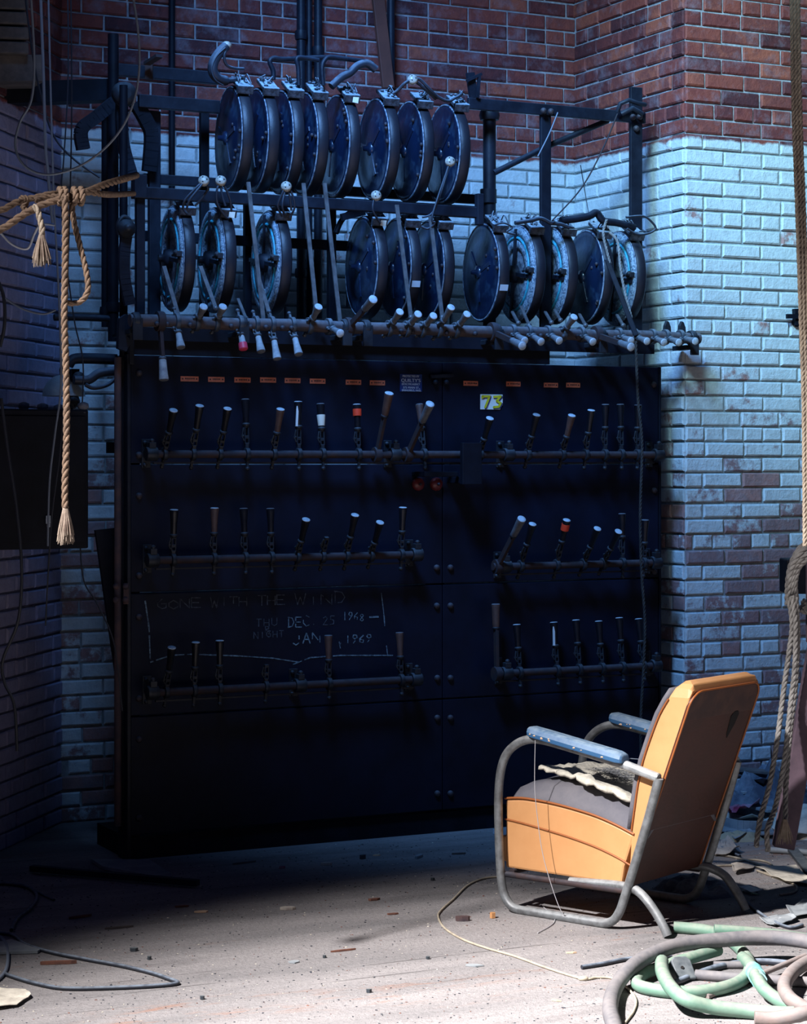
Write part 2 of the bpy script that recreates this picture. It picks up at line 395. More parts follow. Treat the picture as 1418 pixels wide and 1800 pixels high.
def floor_material():
    m, nt, b, nd, lk = nodes('dusty_floor_boards')
    g = nd.new('ShaderNodeNewGeometry')
    mp = nd.new('ShaderNodeMapping'); mp.vector_type = 'TEXTURE'; mp.inputs['Rotation'].default_value = (0, 0, ANG)
    lk.new(g.outputs['Position'], mp.inputs['Vector'])
    st = nd.new('ShaderNodeMapping'); st.inputs['Scale'].default_value = (.22, 1, 1); lk.new(mp.outputs[0], st.inputs['Vector'])
    def noise(sc, vec, det=6, rough=.6):
        n = nd.new('ShaderNodeTexNoise'); n.inputs['Scale'].default_value = sc; n.inputs['Detail'].default_value = det
        n.inputs['Roughness'].default_value = rough; lk.new(vec, n.inputs['Vector']); return n.outputs['Fac']
    def ramp(v, *els):
        r = nd.new('ShaderNodeValToRGB'); e = r.color_ramp.elements
        e[0].position, e[0].color = els[0][0], els[0][1]+(1,); e[1].position, e[1].color = els[-1][0], els[-1][1]+(1,)
        for p, c_ in els[1:-1]: q = e.new(p); q.color = c_+(1,)
        lk.new(v, r.inputs['Fac']); return r.outputs['Color']
    def mix(f, a, c_, blend='MIX'):
        n = nd.new('ShaderNodeMix'); n.data_type = 'RGBA'; n.blend_type = blend
        if isinstance(f, float): n.inputs['Factor'].default_value = f
        else: lk.new(f, n.inputs['Factor'])
        for k_, q in (('A', a), ('B', c_)):
            if isinstance(q, tuple): n.inputs[k_].default_value = q+(1,)
            else: lk.new(q, n.inputs[k_])
        return n.outputs['Result']
    def mth(op, a, c_):
        n = nd.new('ShaderNodeMath'); n.operation = op
        for i, q in enumerate((a, c_)):
            if isinstance(q, (int, float)): n.inputs[i].default_value = q
            else: lk.new(q, n.inputs[i])
        return n.outputs[0]
    def rng(v, a, b_, c_=0., d=1.):
        n = nd.new('ShaderNodeMapRange'); n.inputs[1].default_value = a; n.inputs[2].default_value = b_
        n.inputs[3].default_value = c_; n.inputs[4].default_value = d; lk.new(v, n.inputs[0]); return n.outputs[0]
    base = ramp(noise(3.2, st.outputs[0]), (.28, (.19,.185,.185)), (.5, (.30,.285,.28)), (.72, (.41,.385,.375)))
    grain = ramp(noise(60, g.outputs['Position'], 8, .75), (.30, (.45,.45,.45)), (.52, (1,1,1)))
    col = mix(.55, base, grain, 'MULTIPLY')
    speck = rng(noise(120, g.outputs['Position'], 4, .6), .58, .68, 0, .45)
    stain = rng(noise(2.6, st.outputs[0], 7, .7), .52, .66, 0, .55)
    col = mix(stain, col, (.115,.11,.11))
    col = mix(speck, col, (.07,.07,.08))
    rust = mth('MULTIPLY', rng(noise(2.1, st.outputs[0], 3), .56, .66), rng(noise(26, st.outputs[0], 6, .7), .50, .62, 0, .6))
    col = mix(rust, col, (.36,.15,.07))
    sx = nd.new('ShaderNodeSeparateXYZ'); lk.new(mp.outputs[0], sx.inputs[0])
    fr = mth('FRACT', mth('ADD', mth('MULTIPLY', sx.outputs[1], 1/.14), mth('MULTIPLY', noise(.8, mp.outputs[0], 2), .05)), 0)
    seam = rng(mth('ABSOLUTE', mth('SUBTRACT', fr, .5), 0), .012, .03, 1, 0)
    seamm = mth('MULTIPLY', seam, rng(noise(2.0, st.outputs[0], 4), .56, .64))
    col = mix(mth('MULTIPLY', seamm, .8), col, (.05,.045,.045))
    lk.new(col, b.inputs['Base Color']); b.inputs['Roughness'].default_value = .9; b.inputs['Specular IOR Level'].default_value = .2
    bm = nd.new('ShaderNodeBump'); bm.inputs['Strength'].default_value = .9; bm.inputs['Distance'].default_value = .008
    h_ = mth('SUBTRACT', mth('ADD', noise(70, g.outputs['Position'], 6, .7), mth('MULTIPLY', noise(7, st.outputs[0]), 1.0)), mth('MULTIPLY', seamm, 1.5))
    lk.new(h_, bm.inputs['Height']); lk.new(bm.outputs[0], b.inputs['Normal'])
    return m
M['floor'] = floor_material()

# ---------------------------------------------------------------- setting
def struct(name, mb, mat, attr=False):
    o = mb.build(name, mat, None, attr=attr); o['kind'] = 'structure'; return o
mb = MB(); mb.box((0, 6.5, -.05), (14, 13, .1)); struct('floor', mb, M['floor'])

def brickwork(mb, org, du, nrm, L, z0, z1, seed, back=.12):
    # solid wall behind, bricks proud of the mortar; du along, nrm outwards
    rr = random.Random(seed); org = V(org); du = V(du).normalized(); nrm = V(nrm).normalized()
    R = Matrix((du, nrm, V((0,0,1)))).transposed()
    mb.box(org+du*L/2-nrm*back/2+V((0,0,(z0+z1)/2)), (L, back, z1-z0), R, 1)
    ch = .0677; nc = int((z1-z0)/ch)
    for c in range(nc):
        z = z0+c*ch; header = (c % 7 == 3)
        bl = .104 if header else .208
        s = -rr.random()*.02 - (bl/2 if c % 2 else 0)
        while s < L-.01:
            a = max(s+.004, 0); e = min(s+bl-.006, L); s += bl
            if e-a < .03: continue
            p = .009+rr.uniform(-.003, .005); q = .006
            h0 = z+.004+rr.uniform(-.0015,.0015); h1 = z+ch-.006+rr.uniform(-.0015,.0015); r_ = rr.random()
            def P(x, y, zz): return org+du*x+nrm*y+V((0,0,zz))
            j = lambda: rr.uniform(-.0022, .0022)
            vs = [P(a,0,h0),P(e,0,h0),P(e,0,h1),P(a,0,h1)]
            vs += [P(a+j()/2,p*.55,h0+j()/2),P(e+j()/2,p*.55,h0+j()/2),P(e+j()/2,p*.55,h1+j()/2),P(a+j()/2,p*.55,h1+j()/2)]
            vs += [P(a+q+j(),p,h0+q+j()),P(e-q+j(),p,h0+q+j()),P(e-q+j(),p,h1-q+j()),P(a+q+j(),p,h1-q+j())]
            fs = [(8,9,10,11)]
            for k in (0, 4):
                for i in range(4): fs.append((k+i, k+(i+1) % 4, k+4+(i+1) % 4, k+4+i))
            mb.add(vs, fs, 0, False, r_)
DB = .94                                                     # back wall stands this far behind the board
mb = MB(); brickwork(mb, W(.006, DB, 0), U, -N, 2.54, 0, 4.1, 3); struct('wall_back', mb, [M['brick'], M['mortar']], True)
mb = MB(); brickwork(mb, W(2.545, 0, 0), N, -U, DB, 0, 4.1, 5)
brickwork(mb, W(2.545, 0, 0), U, -N, 1.7, 0, 4.1, 8); struct('wall_right', mb, [M['brick'], M['mortar']], True)
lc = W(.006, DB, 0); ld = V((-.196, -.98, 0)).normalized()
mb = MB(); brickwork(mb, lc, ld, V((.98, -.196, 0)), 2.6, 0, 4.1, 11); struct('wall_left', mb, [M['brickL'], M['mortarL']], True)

# ---------------------------------------------------------------- switchboard
RU = Matrix((U, N, V((0,0,1)))).transposed()               # board axes
sL = s_at(230, 0); sR = s_at(1157, 0); sM = s_at(778, 0)
ztop = 1.949; zs = [ztop, 1.527, 1.030, .555, .095]
board = thing('switchboard', 'tall black slate switchboard with rows of levers and chalk writing against the brick wall', 'switchboard', W(1.2, 0, 0))
def bbox(s0, s1, d0, d1, z0, z1, mb=None):
    mb = mb or MB(); mb.box(W((s0+s1)/2, (d0+d1)/2, (z0+z1)/2), (abs(s1-s0), abs(d1-d0), abs(z1-z0)), RU); return mb
for i in range(4):
    for (a, b) in ((sL, sM-.002), (sM+.002, sR)):
        bbox(a, b, 0, .04, zs[i+1]+.003, zs[i]-.003).build('slate_panel', M['slate'], board, bevel=.003)
mb = MB()
for s in (sL+.02, sM, sR-.02): bbox(s-.03, s+.03, .042, .10, 0, ztop-.01, mb)
for z in (.05, 1.0, ztop-.04): bbox(sL, sR, .045, .095, z-.025, z+.025, mb)
mb.build('support_frame', M['iron_clean'], board)
bbox(sL-.005, sR, .02, .40, .0, .085).build('base', M['iron_clean'], board)
mb = bbox(sL-.018, sL-.004, -.012, .10, 0, ztop+.0); mb.build('edge_angle', M['iron'], board, bevel=.002)
mb = bbox(sR+.002, sR+.012, -.004, .10, 0, ztop); mb.build('edge_angle', M['iron_clean'], board, bevel=.002)
boltpx = [(244,656),(244,800),(244,872),(244,1012),(244,1085),(244,1228),(244,1300),(244,1438),(767,998),(791,998),(767,1065),(791,1065),
          (768,1192),(791,1192),(768,1262),(791,1262),(768,1395),(791,1395),(1148,676),(1149,862),(1149,1005)]
def facing(p, dirv=-N):  # matrix with z along dirv at p
    z = V(dirv).normalized(); x = z.orthogonal().normalized(); x = V((0,0,1)).cross(z) if abs(z.z) < .95 else V((1,0,0))
    x = (x-z*x.dot(z)).normalized(); y = z.cross(x); m = Matrix((x, y, z)).transposed().to_4x4(); m.translation = V(p); return m
for (x, y) in boltpx:
    p = bp(x, y, 0)
    MB().lathe([(.0135,-.002),(.0135,.004),(.012,.008),(.008,.012),(.002,.0135)], facing(p), 12).build('bolt', M['bolt'], board)
# latch near the top of the seam, red knobs, turned square cover with its arm
mb = MB(); mb.bar(bp(756,662,-.012), bp(796,660,-.012), .02, .014); mb.blob(bp(765,672,-.012), .012); mb.blob(bp(784,672,-.012), .012)
mb.build('latch', M['iron'], board)
for (x, y) in ((733,851), (765,851)):
    k = MB().lathe([(.026,0),(.028,.012),(.022,.022),(.008,.026)], facing(bp(x, y, 0)), 18).build('knob', M['redknob'], board)
    MB().lathe([(.006,.02),(.006,.034),(.003,.037)], facing(bp(x, y, 0)), 10).build('screw', M['bolt'], k)
mb = MB()
a = bp(808,778,-.14); b = bp(842,778,-.14)
s0, z1 = (a-P0).dot(U), a.z; s1 = (b-P0).dot(U)
bbox(s0, s1, -.165, -.14, bp(820,852,-.14).z, z1, mb); bbox(s0+.01, s1-.01, -.14, -.0, bp(820,850,-.14).z, bp(820,838,-.14).z, mb)
bbox(s_at(742,-.1), s0+.005, -.12, -.10, bp(760,838,-.1).z, bp(760,829,-.1).z, mb)
bbox(s_at(742,-.1), s_at(742,-.1)+.02, -.12, 0, bp(760,838,-.1).z, bp(760,829,-.1).z, mb)
mb.build('locking_bar', M['iron_clean'], board, bevel=.003)
# chalk writing
STR = {'A':[[(0,0),(.5,1),(1,0)],[(.2,.4),(.8,.4)]],'C':[[(1,.85),(.5,1),(0,.6),(0,.3),(.5,0),(1,.12)]],'D':[[(.1,0),(.1,1)],[(0,1),(.7,.9),(1,.5),(.7,.08),(0,0)]],
 'E':[[(1,1),(0,1),(0,0),(1,0)],[(0,.5),(.8,.5)]],'G':[[(1,.9),(.5,1),(0,.6),(0,.25),(.5,0),(.9,.1),(.95,.5),(.4,.5)]],'H':[[(0,0),(0,1)],[(1,0),(1,1)],[(0,.5),(1,.5)]],
 'I':[[(.5,0),(.5,1)]],'J':[[(.8,1),(.8,.25),(.4,0),(0,.2)]],'N':[[(0,0),(0,1),(1,0),(1,1)]],'O':[[(.5,0),(0,.3),(0,.7),(.5,1),(1,.7),(1,.3),(.5,0)]],
 'T':[[(0,1),(1,1)],[(.5,1),(.5,0)]],'W':[[(0,1),(.25,0),(.5,.7),(.75,0),(1,1)]],'R':[[(0,0),(0,1),(.8,.9),(.8,.6),(0,.5),(1,0)]],'U':[[(0,1),(0,.2),(.5,0),(1,.2),(1,1)]],
 '1':[[(.5,0),(.5,1)]],'2':[[(0,.8),(.5,1),(.9,.75),(0,0),(1,0)]],'5':[[(1,1),(.1,1),(.1,.6),(.8,.5),(.8,.1),(0,0)]],'6':[[(.8,1),(.1,.5),(.1,.1),(.7,0),(.8,.35),(.15,.45)]],
 '8':[[(.5,.5),(.1,.8),(.5,1),(.9,.8),(.5,.5),(.1,.2),(.5,0),(.9,.2),(.5,.5)]],'9':[[(.2,0),(.9,.6),(.8,.95),(.3,1),(.1,.7),(.5,.5),(.9,.7)]],'.':[[(.4,0),(.5,.04)]],',':[[(.5,.1),(.3,-.3)]],
 '-':[[(0,.5),(1.4,.55)]],"'":[[(.5,1.2),(.4,.9)]]}
def ribbon(mb, px, wpx, seed=0):
    pts = [bp(x, y, -.0015) for x, y in px]; rr = random.Random(seed)
    for a, b in zip(pts[:-1], pts[1:]):
        t = (b-a)
        if t.length < 1e-5: continue
        k = max(1, int(t.length/.012)); 
        for i in range(k):
            if rr.random() < .06: continue
            p = a+t*(i/k); q = a+t*((i+1.05)/k); w = wpx/440*rr.uniform(.7, 1.2)
            mb.bar(p, q, .001, w/1.0, up=t.cross(N))
def write(mb, text, x0, y0, x1, y1, hgt, wpx, wr=.62, seed=0):
    n = len(text); rr = random.Random(seed)
    for i, ch in enumerate(text):
        if ch == ' ' : continue
        cx = x0+(x1-x0)*i/n; cy = y0+(y1-y0)*i/n+rr.uniform(-1.5, 1.5); cw = (x1-x0)/n*wr*1.1; hh = hgt*rr.uniform(.9, 1.1)
        for st in STR.get(ch, []): ribbon(mb, [(cx+u*cw, cy-v*hh) for u, v in st], wpx, seed*31+i)
mb = MB(); write(mb, 'GONE', 277, 1071, 356, 1066, 16, 1.7, .75, 1); write(mb, 'WITH THE', 370, 1067, 503, 1062, 17, 1.7, .75, 2)
write(mb, 'WIND', 518, 1064, 610, 1061, 20, 1.7, .75, 3); write(mb, 'THU.', 450, 1102, 505, 1100, 14, 1.4, .6, 4); write(mb, 'FRI.', 455, 1113, 500, 1112, 10, 1.3, .6, 9)
write(mb, '25', 568, 1098, 592, 1096, 14, 1.4, .6, 5); write(mb, 'NIGHT', 446, 1122, 502, 1120, 11, 1.4, .6, 6)
mb.build('worn_chalk_writing', M['chalkdim'], board)
mb = MB(); write(mb, 'DEC.', 506, 1103, 560, 1098, 19, 1.8, .7, 7); write(mb, '1968', 602, 1091, 642, 1090, 13, 1.2, .7, 8)
write(mb, 'JAN', 515, 1134, 566, 1129, 17, 2., .7, 9); write(mb, '1', 572, 1132, 584, 1132, 15, 1.4, .7, 9); write(mb, ',1969', 594, 1131, 656, 1128, 14, 1.8, .7, 10)
ribbon(mb, [(255,1056),(262,1105),(264,1164)], 2.6, 1); ribbon(mb, [(264,1164),(300,1152),(335,1150),(420,1153),(480,1157),(525,1164)], 2., 2)
ribbon(mb, [(515,1168),(545,1156),(600,1152),(690,1152)], 2., 3); ribbon(mb, [(670,1042),(675,1085),(676,1100)], 1.8, 4); ribbon(mb, [(679,1135),(681,1152)], 1.5, 8)
ribbon(mb, [(649,1085),(665,1084)], 2.6, 5); ribbon(mb, [(596,1128),(599,1145)], 1.6, 6)
mb.build('chalk_writing', M['chalk'], board)

def ordinal(i): return ['first','second','third','fourth','fifth','sixth','seventh','eighth','ninth','tenth','eleventh','twelfth','thirteenth','fourteenth'][i]

# copper label plates
plates = [(333,666),(380,667),(426,668),(471,668),(514,669),(558,670),(621,672),(663,673),(827,674),(902,675),(968,677),(1007,677)]
pl0 = None
for i, (x, y) in enumerate(plates):
    w = .074 if i < 1 else .068; p = bp(x, y, -.0015)
    t = thing('name_plate', ('small copper name plate, %s from the left along the top of the switchboard' % ordinal(i)), 'label plate', p, 'copper name plates along the switchboard top')
    mb = MB(); mb.box(p, (w, .003, .020), RU); mb.build('plate', M['copper'], t)
    mb = MB(); rr = random.Random(i)
    for sx_ in (-1, 1): mb.lathe([(.0035,0),(.0035,.0012)], facing(p+U*sx_*(w/2-.008)-N*.0015), 8)
    q = -w/2+.018
    while q < w/2-.018:
        l = rr.uniform(.002, .006); mb.box(p+U*(q+l/2)-N*.0017+V((0,0,.001)), (l, .0008, .006), RU); q += l+.0016
    mb.build('engraving', M['ink'], t)

# text
def text_mesh(body, size, width=None):
    cu = bpy.data.curves.new('lettering', 'FONT'); cu.body = body; cu.size = size; cu.align_x = 'CENTER'; cu.align_y = 'CENTER'; cu.extrude = .0005
    o = bpy.data.objects.new('lettering', cu); C.objects.link(o)
    bpy.context.view_layer.update(); dg = bpy.context.evaluated_depsgraph_get()
    me = bpy.data.meshes.new_from_object(o.evaluated_get(dg)); bpy.data.objects.remove(o); bpy.data.curves.remove(cu)
    mb = MB(); vs = [v.co.copy() for v in me.vertices]; xs = [v.x for v in vs]; k = (width/(max(xs)-min(xs))) if width else 1
    mb.add([V((v.x*k, v.y, v.z)) for v in vs], [tuple(p.vertices) for p in me.polygons]); bpy.data.meshes.remove(me); return mb
def place_text(dst, body, size, width, x, y, d, mi=0):
    p = bp(x, y, d); R = Matrix((U, V((0,0,1)), -N)).transposed(); t = text_mesh(body, size, width)
    dst.add([p+R @ v for v in t.v], t.f, mi); return dst
p = bp(722, 673, -.001)
sg = thing('security_notice', 'small navy sign with white lettering at the top of the board left of the seam', 'sign', p)
mb = MB(); mb.box(p, (.100, .003, .071), RU); mb.build('sign_plate', M['navy'], sg)
mb = MB(); lines = [('PROTECTED BY',.0115,.076,722,662),("QUILTY'S",.018,.088,722,669.5),('DETECTIVE AGENCY',.011,.083,722,676),('375 MAIN ST.,',.0115,.078,723,682),('SPRINGFIELD, MASS.',.0105,.088,723,687)]
for b_, s_, w_, x, y in lines: place_text(mb, b_, s_*1.05, w_, x, y-.5, -.0032)
mb.build('lettering', M['signwhite'], sg)
p = bp(863.5, 707, -.001)
sg = thing('number_card', 'white card with yellow number 73 stuck above a black lever', 'sign', p)
(sa, za), (sb, zb) = sz(844, 693, -.002), sz(883, 720, -.002)
mb = MB(); mb.prism([W(sa,-.003,za), W(sb,-.003,za), W(sb,-.003,za-.045), W(sb-.008,-.003,za-.045), W(sb-.012,-.003,zb), W(sa,-.003,zb)], N*.002); mb.build('card', M['white'], sg)
def digit(mb, px, w, d):
    for a, b in zip(px[:-1], px[1:]):
        mb.bar(bp(*a, d), bp(*b, d), .001, w, up=(bp(*b, d)-bp(*a, d)).cross(N)); 
        mb.lathe([(w/2,0),(w/2,.001)], facing(bp(*b, d)+N*.0005), 10)
seven = [(848,701),(848,697),(860.5,697),(853,716)]; three = [(867,698),(880,697),(873,705),(880,709),(877,715),(868,716)]
mb = MB()
for q in (seven, three): digit(mb, [(x+.8, y+.8) for x, y in q], .0125, -.0045)
mb.build('numeral_edging', M['numdark'], sg)  # dark outline printed behind the yellow digits
mb = MB()
for q in (seven, three): digit(mb, [(x-.3, y-.3) for x, y in q], .0095, -.0058)
mb.build('numerals', M['yellow'], sg)

# ---------------------------------------------------------------- lever rails
DR = -.085
def rail(label, x0, x1, z, brackets, r=.0155, loose=True, d=DR):
    a = W(s_at(x0, d), d, z); b = W(s_at(x1, d), d, z)
    t = thing('lever_rail', label, 'rail', (a+b)/2, 'horizontal pipe rails carrying the levers')
    k = 14; MB().tube([a.lerp(b, i/k) for i in range(k+1)], r, 12).build('pipe', M['rust'], t)
    mb = MB(); mb.bar(a+V((0,0,-.034))+N*.012+U*.03, b+V((0,0,-.034))+N*.012-U*.03, .010, .006); mb.build('stop_strip', M['steel'], t)
    for x in brackets:
        s = s_at(x, d); mb = MB()
        bbox(s-.012, s+.024, -.008, 0, z-.052, z+.058, mb); bbox(s-.006, s+.016, d, -.006, z-.012, z+.012, mb)
        mb.lathe([(r+.010,-.022),(r+.012,-.018),(r+.012,.018),(r+.010,.022)], facing(W(s, d, z), U), 14)
        mb.box(W(s, d-.004, z+.034), (.026, .030, .022), RU); mb.blob(W(s, d-.008, z+.050), .010)
        mb.blob(W(s, -.01, z+.044), .009); mb.blob(W(s, -.01, z-.042), .009)
        mb.build('bracket', M['steel'], t, bevel=.0015)
    return t
def zrow(x, y, d=DR): return bp(x, y, d).z
zA = zrow(690, 799); zB1 = zrow(500, 980); zB2 = zrow(1000, 993); zC1 = zrow(500, 1206); zC2 = zrow(1000, 1178)
rail('long pipe rail across the top row of levers on the board', 258, 1162, zA, [266, 694, 893, 1156])
rail('pipe rail of the middle lever row, left of the board seam', 262, 738, zB1, [268, 732])
rail('pipe rail of the middle lever row, right of the board seam', 866, 1160, zB2, [888, 1152])
rail('pipe rail of the bottom lever row under the chalk writing', 262, 740, zC1, [268, 527, 731])
rail('pipe rail of the bottom lever row behind the orange chair', 868, 1160, zC2, [890, 1152])

GR = {'black':('blackgrip','cap'), 'blackdull':('blackgrip','capdark'), 'brown':('browngrip','capdark'), 'browncap':('browngrip','cap'),
      'white':('whitegrip','greygrip'), 'grey':('greygrip','cap'), 'red':('blackgrip','cap'), 'none':None, 'pink':('whitegrip','pinkpaint'), 'tape':('blackgrip','cap'), 'cream':('blackgrip','capdark')}
LMESH = {}
def lever(pivot, tip, kind, label, group, gl=.100, long_=False, rr_=.0155, name='lever', top=False):
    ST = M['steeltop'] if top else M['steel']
    ax = (tip-pivot); L = ax.length; ax.normalize()
    x = U; y = ax.cross(x).normalized(); x = y.cross(ax).normalized()
    M3 = Matrix((x, y, ax)).transposed()
    t = thing(name, label, 'lever', pivot, group); t.rotation_euler = M3.to_euler()
    w = .011 if not long_ else .014
    al = L-gl if kind != 'none' else L
    def loc(mb, nm, mat, par=None, bev=0): return mb.build(nm, mat, par or t, world=False, bevel=bev)
    mb = MB()
    mb.lathe([(rr_+.002,-.009),(rr_+.010,-.008),(rr_+.010,.008),(rr_+.002,.009)], Matrix.Rotation(PI/2, 4, 'Y'), 16)
    if long_:
        mb.box((0,0,al/2), (w, .024, al-.004))
        mb.lathe([(rr_+.014,-.014),(rr_+.016,.0),(rr_+.014,.014)], Matrix.Rotation(PI/2, 4, 'Y'), 16)
    else:
        st = max(al*.35, .02)
        for sg_ in (-1, 1): mb.box((sg_*.0075, 0, (st+al)/2), (.004, .014, al-st))
        mb.box((0,0,st/2+.004), (.014, .014, st)); mb.box((0,0,al-.006), (.019, .014, .012)); mb.box((0,0,st+(al-st)*.35), (.015,.012,.012))
    loc(mb, 'arm', ST if not long_ else M['rust'], bev=.0015)
    if not long_:
        mb = MB(); mb.box((0, 0, -.036), (.009, .011, .034)); mb.blob((0, 0, -.056), .009); loc(mb, 'tail', ST)
        mb = MB(); mb.tube([(-.012,-.004,al*.45),(-.020,-.004,al*.6),(-.012,-.002,al*.9)], .0035, 6); mb.blob((-.016,0,al*.62), .007); loc(mb, 'spring_catch', ST)
    if kind != 'none':
        gm, cm = GR[kind]
        mb = MB(); mb.lathe([(.008,al-.010),(.012,al-.006),(.0155,al-.001),(.0155,al+.004),(.012,al+.007)], None, 14); loc(mb, 'collar', ST)
        r0, r1 = (.0115, .0168) if not long_ else (.0145, .0185)
        g = loc(MB().lathe([(r0*.9,al+.004),(r0,al+.010),(r0*1.08,al+gl*.45),(r1*.95,L-.014),(r1,L-.006),(r1*.96,L-.0012)], None, 16), 'grip', M[gm])
        loc(MB().lathe([(r1*.97,L-.0015),(r1*.98,L),(r1*.8,L+.0018),(.002,L+.0024)], None, 16), 'end_cap', M[cm])
        if kind == 'red': loc(MB().lathe([(r1*1.04,L-.046),(r1*1.05,L-.044),(r1*1.06,L-.020),(r1*1.05,L-.018)], None, 16), 'tape_band', M['redtape'])
        if kind == 'pink': loc(MB().lathe([(r1*1.01,L-.026),(r1*1.04,L-.02),(r1*1.05,L-.001)], None, 16), 'painted_band', M['pinkpaint'])
        if kind == 'tape':
            mb = MB(); mb.box((-.010,-.010,al+gl*.42), (.008,.006,gl*.8), Matrix.Rotation(.06, 3, 'Y')); loc(mb, 'tape_strip', M['whitetape'])
        if kind == 'cream': loc(MB().lathe([(r0*1.14,al+.012),(r0*1.18,al+.014),(r1*1.02,al+.052),(r1*1.0,al+.056)], None, 16), 'tape_band', M['tag'])
    return t
def pt_from(px, pz, tip, d=DR):
    piv = W(s_at(px, d), d, pz); return piv, plane_hit(tip[0], tip[1], piv, U)
desc = {'black':'black grip with a pale dusty end','blackdull':'plain black grip','brown':'brown worn grip','browncap':'brown grip with a pale end','white':'pale dusty grip','grey':'grey dusty grip',
        'red':'black grip with a red band','none':'no grip','pink':'pale grip with a pink-red tip','tape':'black grip with a white tape strip','cream':'black grip with cream tape'}
sdesc = {'black':'black grip','blackdull':'plain grip','brown':'brown grip','browncap':'brown grip','grey':'grey grip','red':'red-banded grip','none':'grip missing','tape':'white-taped grip','cream':'cream-taped grip'}
def row(rowname, z, group, items, d=DR):
    n = len(items)
    for i, it in enumerate(items):
        px, tip, kind = it[:3]; lg = len(it) > 3
        piv, tp = pt_from(px, z, tip, d)
        lab = '%slever, %s, %s from left, %s' % ('tall ' if lg else '', sdesc[kind], ordinal(i), rowname)
        lever(piv, tp, kind, lab, group, long_=lg)
row('top row, left of the board seam', zA, 'levers in the top row, left', [(289,(305,721),'black'),(339,(351,713),'black'),(386,(400,718),'black'),(434,(431,702),'blackdull'),(481,(493,719),'browncap'),
    (525,(524,706),'tape'),(567,(563,710),'cream'),(630,(627,711),'red'),(662,(684,691),'browncap',1),(716,(756,710),'grey',1),(745,(737,711),'brown')])
row('top row, right of the board seam', zA, 'levers in the top row, right', [(843,(861,735),'black'),(927,(943,729),'black'),(988,(1005,730),'browncap'),(1029,(1039,721),'black'),(1063,(1064,711),'blackdull'),(1092,(1090,711),'blackdull'),(1120,(1121,712),'blackdull')])
row('middle row, left of the board seam', zB1, 'levers in the middle row, left', [(304,(306,896),'black'),(376,(377,893),'browncap'),(431,(428,894),'blackdull'),(477,(475,894),'blackdull'),(523,(538,913),'black'),(567,(574,944),'none'),(609,(624,905),'black'),(652,(668,918),'black'),(705,(708,892),'black')])
row('middle row, right of the board seam', zB2, 'levers in the middle row, right', [(874,(917,912),'grey',1),(915,(936,921),'black'),(978,(996,914),'red'),(1025,(1050,929),'black'),(1060,(1087,934),'black'),(1094,(1093,903),'blackdull'),(1131,(1134,914),'blackdull')])
row('bottom row, left of the board seam', zC1, 'levers in the bottom row, left', [(292,(302,1138),'black'),(341,(344,1129),'black'),(386,(386,1126),'black'),(467,(468,1168),'none'),(578,(577,1117),'brown'),(705,(702,1112),'brown')])
row('bottom row, right of the board seam', zC2, 'levers in the bottom row, right', [(873,(871,1062),'brown',1),(913,(908,1098),'black'),(979,(973,1094),'tape'),(1018,(1012,1090),'black'),(1058,(1052,1092),'black'),(1094,(1088,1086),'black'),(1130,(1122,1088),'black')])

# ---------------------------------------------------------------- top rail and its levers
DT = -.12; zT = zrow(700, 578, DT)
a = W(s_at(228, DT), DT, zT); b = W(s_at(1228, DT), DT, zT)
t = thing('lever_rail', 'thick dusty pipe rail above the board with levers hanging forward', 'rail', (a+b)/2, 'horizontal pipe rails carrying the levers')
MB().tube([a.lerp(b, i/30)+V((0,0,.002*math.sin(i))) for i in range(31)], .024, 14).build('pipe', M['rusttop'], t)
for x in (238, 425, 606, 642, 872, 1055, 1215):
    mb = MB(); s = s_at(x, DT); mb.lathe([(.029,-.014),(.033,-.01),(.033,.01),(.029,.014)], facing(W(s, DT, zT), U), 14)
    bbox(s-.02, s+.02, DT+.01, .0, zT-.05, zT-.03, mb); bbox(s-.02, s+.02, DT-.03, DT-.018, zT-.075, zT+.01, mb)
    mb.build('clamp', M['steel'], t, bevel=.002)
for x in (272, 290, 330, 402, 436, 463, 492, 508, 575, 700, 720, 780, 830, 945, 985, 1010, 1075, 1100, 1180):
    s = s_at(x, DT); MB().blob(W(s, DT-.025, zT-.012), .010).build('bolt', M['bolt'], t)
for x in (1172, 1198):   # upright fins
    s = s_at(x, DT); k = [(-.018,.0),(.02,.0),(.018,.03),(.008,.052),(-.002,.056),(-.012,.035)]
    MB().prism([W(s+u, DT-.004, zT+.015+v) for u, v in k], N*.016).build('fin', M['steel'], t, bevel=.002)
TL = [(281,(288,668),'white',1),(310,(318,611),'white'),(345,(358,539),'grey'),(379,(392,539),'grey'),(421,(428,614),'pink'),(449,(459,618),'white'),(477,(487,631),'white'),(513,(525,623),'white'),
      (543,(560,539),'grey'),(577,(598,586),'grey'),(612,(656,526),'grey',1),(683,(703,548),'grey'),(714,(735,552),'grey'),(741,(762,555),'grey'),(770,(793,540),'grey'),(800,(821,552),'grey'),
      (866,(918,608),'grey',1),(900,(922,599),'grey'),(928,(951,601),'grey'),(962,(983,599),'grey'),(988,(1009,557),'grey'),(1021,(1042,601),'grey'),(1048,(1109,610),'grey',1),(1087,(1109,599),'grey'),(1114,(1137,600),'grey'),(1146,(1167,602),'grey'),(1169,(1193,602),'grey'),(1195,(1222,600),'grey')]
